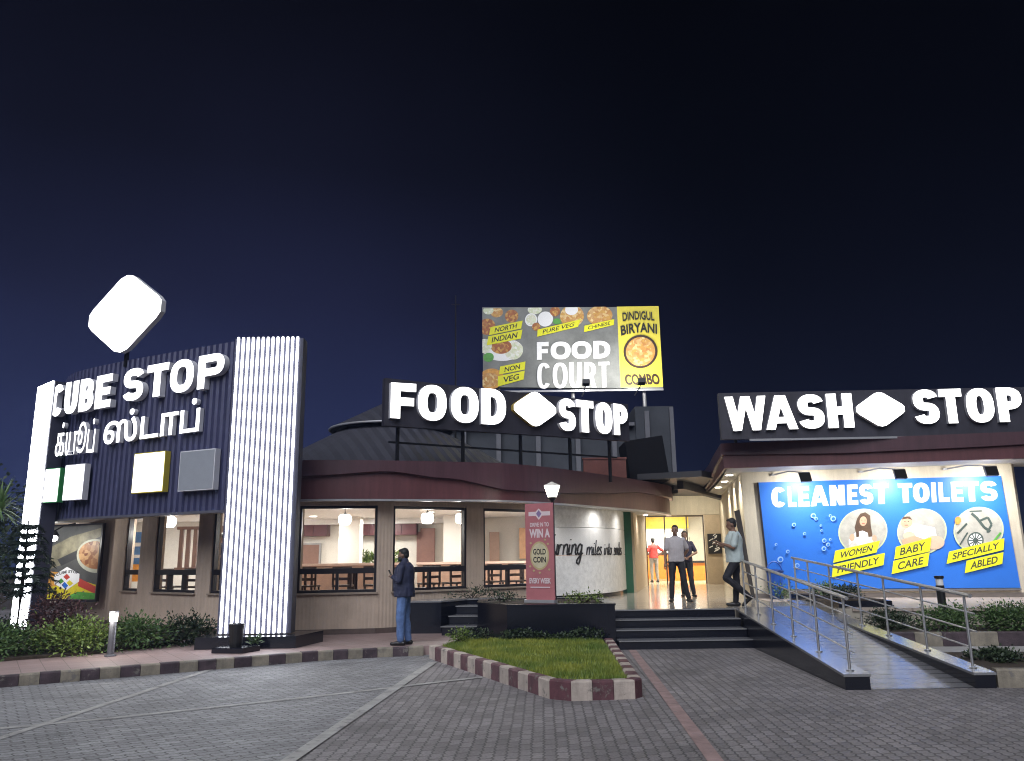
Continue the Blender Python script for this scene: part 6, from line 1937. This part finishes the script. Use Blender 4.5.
def person(label, loc, rotz, H, pose, clothes, group=None, mask=False, phone=None, bulk=(1, 1)):
    k = H / 1.74
    bx, by = bulk
    W = lambda rs: [(a, b, c, d * bx, e * by) for a, b, c, d, e in rs]
    root = local_thing('person', label, 'person', loc, group, rotz)
    V = lambda p: Vector(p)
    sh = {s: V((s * 0.168 * min(1.08, bx), -0.01, 1.395)) for s in (-1, 1)}
    hip = {s: V((s * 0.092, 0, 0.93)) for s in (-1, 1)}
    elb = {s: V(pose['elbow'][s]) for s in (-1, 1)}; wri = {s: V(pose['wrist'][s]) for s in (-1, 1)}
    kne = {s: V(pose['knee'][s]) for s in (-1, 1)}; ank = {s: V(pose['ankle'][s]) for s in (-1, 1)}
    toe = {s: V(pose.get('toe', {}).get(s, (0, 1, 0))).normalized() for s in (-1, 1)}
    yaw = Matrix.Rotation(pose.get('head_yaw', 0), 3, 'Z')
    hc = V((0, 0.030, 1.612)); pitch = Matrix.Rotation(pose.get('head_pitch', 0), 3, 'X')
    hr = yaw @ pitch
    hp = lambda p: hc + hr @ (V(p) - hc)
    torso = [(0, 0, 0.88, .15, .105), (0, 0, 0.96, .168, .118), (0, 0.008, 1.08, .150, .112), (0, 0.008, 1.22, .162, .120), (0, 0, 1.33, .172, .118), (0, -.008, 1.40, .160, .100), (0, -.01, 1.455, .105, .078), (0, -.01, 1.49, .062, .060)]
    mb = MB()
    mb.loft(W(torso))
    mb.capsule(V((0, -.005, 1.45)), V((0, .015, 1.56)), .056, .052)
    for s in (-1, 1):
        mb.capsule(sh[s], elb[s], .052, .040); mb.capsule(elb[s], wri[s], .041, .026)
        mb.capsule(hip[s], kne[s], .086, .056); mb.capsule(kne[s], ank[s], .058, .037)
        mb.ell(sh[s], (.054, .055, .054))
        f0 = ank[s] + V((0, 0, -.045)); mb.capsule(f0 - toe[s] * .03, f0 + toe[s] * .13, .038, .030)
    mb.ell(hc + hr @ V((0, -.008, .022)), (.076, .097, .100), 14, 10, 0, hr); mb.ell(hc + hr @ V((0, .030, -.055)), (.056, .062, .058), 12, 8, 0, hr)
    mb.ell(hc + hr @ V((0, .098, -.018)), (.013, .020, .026), 8, 6, 0, hr)
    for s in (-1, 1): mb.ell(hc + hr @ V((s * .078, -.005, -.012)), (.012, .022, .032), 8, 6, 0, hr)
    body = remesh(mb, 0.011)
    for s in (-1, 1):
        hand(body, wri[s], pose.get('hand', {}).get(s, wri[s] - elb[s]) if not isinstance(pose.get('hand', {}).get(s), tuple) else V(pose['hand'][s]), s)
        body.ell(hc + hr @ V((s * .030, .088, .012)), (.011, .006, .006), 8, 6, 1, hr)
    body.ell(hc + hr @ V((0, .088, -.062)), (.022, .008, .005), 8, 6, 1, hr)
    def fin(b, name, m, par, sm=True):
        amp = {'shirt': .009, 'jacket': .011, 'trousers': .009}.get(name, 0)
        if amp:
            b.bm.normal_update()
            from mathutils import noise
            for vv in b.bm.verts:
                c_ = vv.co
                f_ = noise.noise(Vector((c_.x * 9 + loc[0], c_.y * 9, c_.z * 5.5 + c_.x * 4))) + .6 * noise.noise(Vector((c_.x * 22, c_.y * 22, c_.z * 13 + loc[0])))
                vv.co = c_ + vv.normal * (amp * f_)
        bmesh.ops.scale(b.bm, vec=(k, k, k), verts=b.bm.verts)
        return b.build(name, m, par, sm, recalc=False)
    fin(body, 'body', [M_SKIN, M_EYE], root)
    # trousers
    t = MB()
    t.loft(W([(0, 0, .86, .145, .11), (0, 0, 0.95, .182, .132), (0, .004, 1.04, .168, .126)]))
    for s in (-1, 1):
        wd = clothes.get('leg', 1.0)
        t.capsule(hip[s] + V((0, 0, -.02)), kne[s], .102, .070 * wd); t.capsule(kne[s], ank[s] + (kne[s] - ank[s]).normalized() * .015, .071 * wd, .056 * wd)
    tr_ = remesh(t, 0.012, 2)
    fin(tr_, 'trousers', clothes['trousers'], root)
    # shirt
    t = MB()
    hem = clothes.get('hem', 0.90)
    t.loft(W([(0, 0, hem, .190, .145), (0, 0.004, 1.0, .188, .142), (0, .012, 1.10, .178, .142), (0, .012, 1.22, .186, .146), (0, 0, 1.33, .190, .138), (0, -.008, 1.40, .172, .116), (0, -.010, 1.45, .120, .092), (0, -.010, 1.485, .072, .070)]))
    for s in (-1, 1):
        t.ell(sh[s], (.066, .068, .064))
        if clothes.get('long'):
            t.capsule(sh[s], elb[s], .068, .058); t.capsule(elb[s], elb[s].lerp(wri[s], .93), .060, .044)
        else:
            t.capsule(sh[s], sh[s].lerp(elb[s], clothes.get('sleeve', .72)), .064, .066)
    if clothes.get('collar'):
        t.capsule(V((0, -.01, 1.47)), V((0, -.002, 1.515)), .078, .072)
    s_ = remesh(t, 0.012, 2)
    fin(s_, clothes.get('top_name', 'shirt'), clothes['shirt'], root)
    # shoes
    for s in (-1, 1):
        t = MB()
        f0 = ank[s] + V((0, 0, -.05))
        tt = toe[s]
        t.capsule(f0 - tt * .055, f0 + tt * .06, .044, .043); t.capsule(f0 + tt * .06, f0 + tt * .165 - V((0, 0, .008)), .043, .032)
        t.capsule(ank[s] + V((0, 0, .0)), f0, .044, .046)
        x = remesh(t, 0.010, 2); fin(x, 'shoe', clothes.get('shoes', M_SHOE), root)
    # hair
    t = MB()
    t.ell(hc + hr @ V((0, -.028, .046)), (.083, .090, .086), 16, 10, 0, hr); t.ell(hc + hr @ V((0, -.055, -.010)), (.074, .056, .064), 12, 8, 0, hr)
    t.ell(hc + hr @ V((0, .028, .092)), (.062, .050, .030), 12, 8, 0, hr)
    x = remesh(t, 0.010, 1); fin(x, 'hair', M_HAIR, root)
    if mask:
        t = MB(); t.ell(hc + hr @ V((0, .045, -.058)), (.066, .070, .055), 12, 8, 0, hr)
        x = remesh(t, 0.010, 1); fin(x, 'face_mask', mat('dark_mask', (0.02, 0.02, 0.024), 0.7), root)
    if phone is not None:
        c = (Vector(phone) * k)
        c = Matrix.Rotation(rotz, 3, 'Z') @ c + Vector(loc)
        d_ = Matrix.Rotation(rotz, 3, 'Z') @ Vector((0, 1, 0)); s2 = Vector((-d_.y, d_.x, 0))
        mbp = MB()
        up = (Vector((0, 0, 1)) - d_ * -0.5).normalized(); nn = up.cross(s2)
        def q(a, b, c_): return c + s2 * a + up * b + nn * c_
        mbp.hexa([q(-.036, -.075, -.004), q(.036, -.075, -.004), q(.036, -.075, .004), q(-.036, -.075, .004)], [q(-.036, .075, -.004), q(.036, .075, -.004), q(.036, .075, .004), q(-.036, .075, .004)])
        tag(mbp.build('mobile_phone', M_DKPLAS, bevel=0.002), 'black mobile phone held by the ' + ('man in the navy jacket' if mask else 'man leaning at the ramp'), 'phone')
    return root


C_NAVY = mat('navy_jacket', (0.018, 0.022, 0.055), 0.7, var=0.25, scale=10, bump=0.5, bscale=14)
C_JEAN = mat('blue_jeans', (0.10, 0.17, 0.36), 0.8, var=0.4, scale=7, bump=0.5, bscale=14)
C_TEE = mat('pale_grey_tee', (0.42, 0.39, 0.40), 0.8, var=0.08, scale=8, bump=0.5, bscale=12)
C_DARK = mat('dark_trousers', (0.014, 0.014, 0.020), 0.75, var=0.2, bump=0.4, bscale=14)
C_SHIRT = mat('pale_green_shirt', (0.46, 0.53, 0.52), 0.75, var=0.06, scale=8, bump=0.5, bscale=12)
C_DBLUE = mat('dark_blue_shirt', (0.025, 0.022, 0.045), 0.75, var=0.2, bump=0.4, bscale=12)
C_RED = mat('red_shirt', (0.42, 0.035, 0.03), 0.75, var=0.1, bump=0.4, bscale=12)
C_GREY = mat('grey_trousers', (0.26, 0.24, 0.23), 0.75, var=0.1, bump=0.4, bscale=12)

# facing left in profile, phone in both hands
person('masked man in navy jacket and blue jeans standing on the kerb, looking at a phone', (-1.93, 14.42, 0.15), R(78), 1.63,
       dict(elbow={-1: (-.25, .02, 1.16), 1: (.25, .03, 1.16)}, wrist={-1: (-.13, .19, 1.22), 1: (.13, .20, 1.21)}, hand={-1: (.75, .55, .25), 1: (-.75, .55, .2)},
            knee={-1: (-.10, .03, .50), 1: (.10, .01, .50)}, ankle={-1: (-.11, .02, .09), 1: (.12, -.05, .09)}, toe={-1: (-.2, 1, 0), 1: (.25, 1, 0)}, head_pitch=R(-10)),
       dict(shirt=C_NAVY, trousers=C_JEAN, long=True, hem=0.86, collar=True, leg=1.22, top_name='jacket'), mask=True, phone=(0, .275, 1.27), bulk=(1.12, 1.38))
# facing the camera, arms down
person('man in pale grey T-shirt and dark trousers standing on the entrance floor facing out', (3.55, 18.0, 0.6), R(172), 1.65,
       dict(elbow={-1: (-.27, -.10, 1.16), 1: (.245, -.02, 1.13)}, wrist={-1: (-.17, -.20, 1.0), 1: (.255, .04, .87)},
            knee={-1: (-.145, .03, .49), 1: (.12, .03, .50)}, ankle={-1: (-.23, 0, .09), 1: (.15, .0, .09)}, toe={-1: (-.35, 1, 0), 1: (.3, 1, 0)}, head_yaw=R(-12)),
       dict(shirt=C_TEE, trousers=C_DARK, hem=0.90, leg=0.98))
# behind him
person('person in dark blue half hidden behind the man in the grey T-shirt', (4.19, 20.1, 0.6), R(165), 1.58,
       dict(elbow={-1: (-.29, -.02, 1.16), 1: (.24, .02, 1.14)}, wrist={-1: (-.13, .16, 1.06), 1: (.05, .2, 1.05)},
            knee={-1: (-.12, .04, .49), 1: (.10, .03, .50)}, ankle={-1: (-.17, .0, .09), 1: (.11, -.1, .09)}, toe={-1: (-.4, 1, 0), 1: (.2, 1, 0)}),
       dict(shirt=C_DBLUE, trousers=C_DARK, hem=0.92))
# leaning against the rail, one knee bent
person('man in pale shirt leaning at the ramp rail with one knee bent, holding a phone', (4.36, 16.22, 0.6), R(84), 1.70,
       dict(elbow={-1: (-.24, .05, 1.15), 1: (.25, .08, 1.16)}, wrist={-1: (-.10, .29, 1.24), 1: (.13, .28, 1.20)}, hand={-1: (.2, .8, .45), 1: (-.3, .8, .4)},
            knee={-1: (-.11, .22, .56), 1: (.11, -.02, .50)}, ankle={-1: (-.12, -.20, .20), 1: (.10, .03, .09)}, toe={-1: (0, .75, -.66), 1: (.1, 1, 0)}, head_pitch=R(-12)),
       dict(shirt=C_SHIRT, trousers=C_DARK, hem=0.86, sleeve=.8, leg=1.05), phone=(-0.06, .40, 1.33), bulk=(1.08, 1.25))
# inside, back to us, hand on hip
person('man in red shirt and grey trousers inside the lobby, seen from behind', (5.30, 31.2, 0.6), R(10), 1.66,
       dict(elbow={-1: (-.27, -.03, 1.15), 1: (.40, -.06, 1.18)}, wrist={-1: (-.25, .12, 1.0), 1: (.20, .04, 1.03)},
            knee={-1: (-.10, .02, .50), 1: (.10, .02, .50)}, ankle={-1: (-.11, 0, .09), 1: (.13, 0, .09)}),
       dict(shirt=C_RED, trousers=C_GREY, hem=0.93))
# diner glimpsed at the edge of the left window
person('dark figure glimpsed at the right edge of the slatted screen window', (-7.15, 20.0, 0.6), R(100), 1.68,
       dict(elbow={-1: (-.24, .02, 1.15), 1: (.25, .03, 1.15)}, wrist={-1: (-.2, .2, 1.05), 1: (.2, .2, 1.05)},
            knee={-1: (-.10, .02, .50), 1: (.10, .02, .50)}, ankle={-1: (-.11, 0, .09), 1: (.13, 0, .09)}),
       dict(shirt=C_DBLUE, trousers=C_DARK, hem=0.92))

# thin haze volume added so the lit signs glow, standing in for lens bloom
hz = MB(); hz.box(-95, 95, -35, 165, -1.1, 10.4)
m_hz = bpy.data.materials.new('night_haze'); m_hz.use_nodes = True
nh, lh = m_hz.node_tree.nodes, m_hz.node_tree.links
nh.clear()
oh = nh.new('ShaderNodeOutputMaterial'); vh = nh.new('ShaderNodeVolumePrincipled')
vh.inputs['Color'].default_value = (0.42, 0.56, 1.0, 1)
vh.inputs['Density'].default_value = HAZE
vh.inputs['Anisotropy'].default_value = 0.35
lh.new(vh.outputs[0], oh.inputs['Volume'])
hz.build('haze', m_hz, kind='stuff')

for o in bpy.data.objects:
    if 'base_point' in o: del o['base_point']
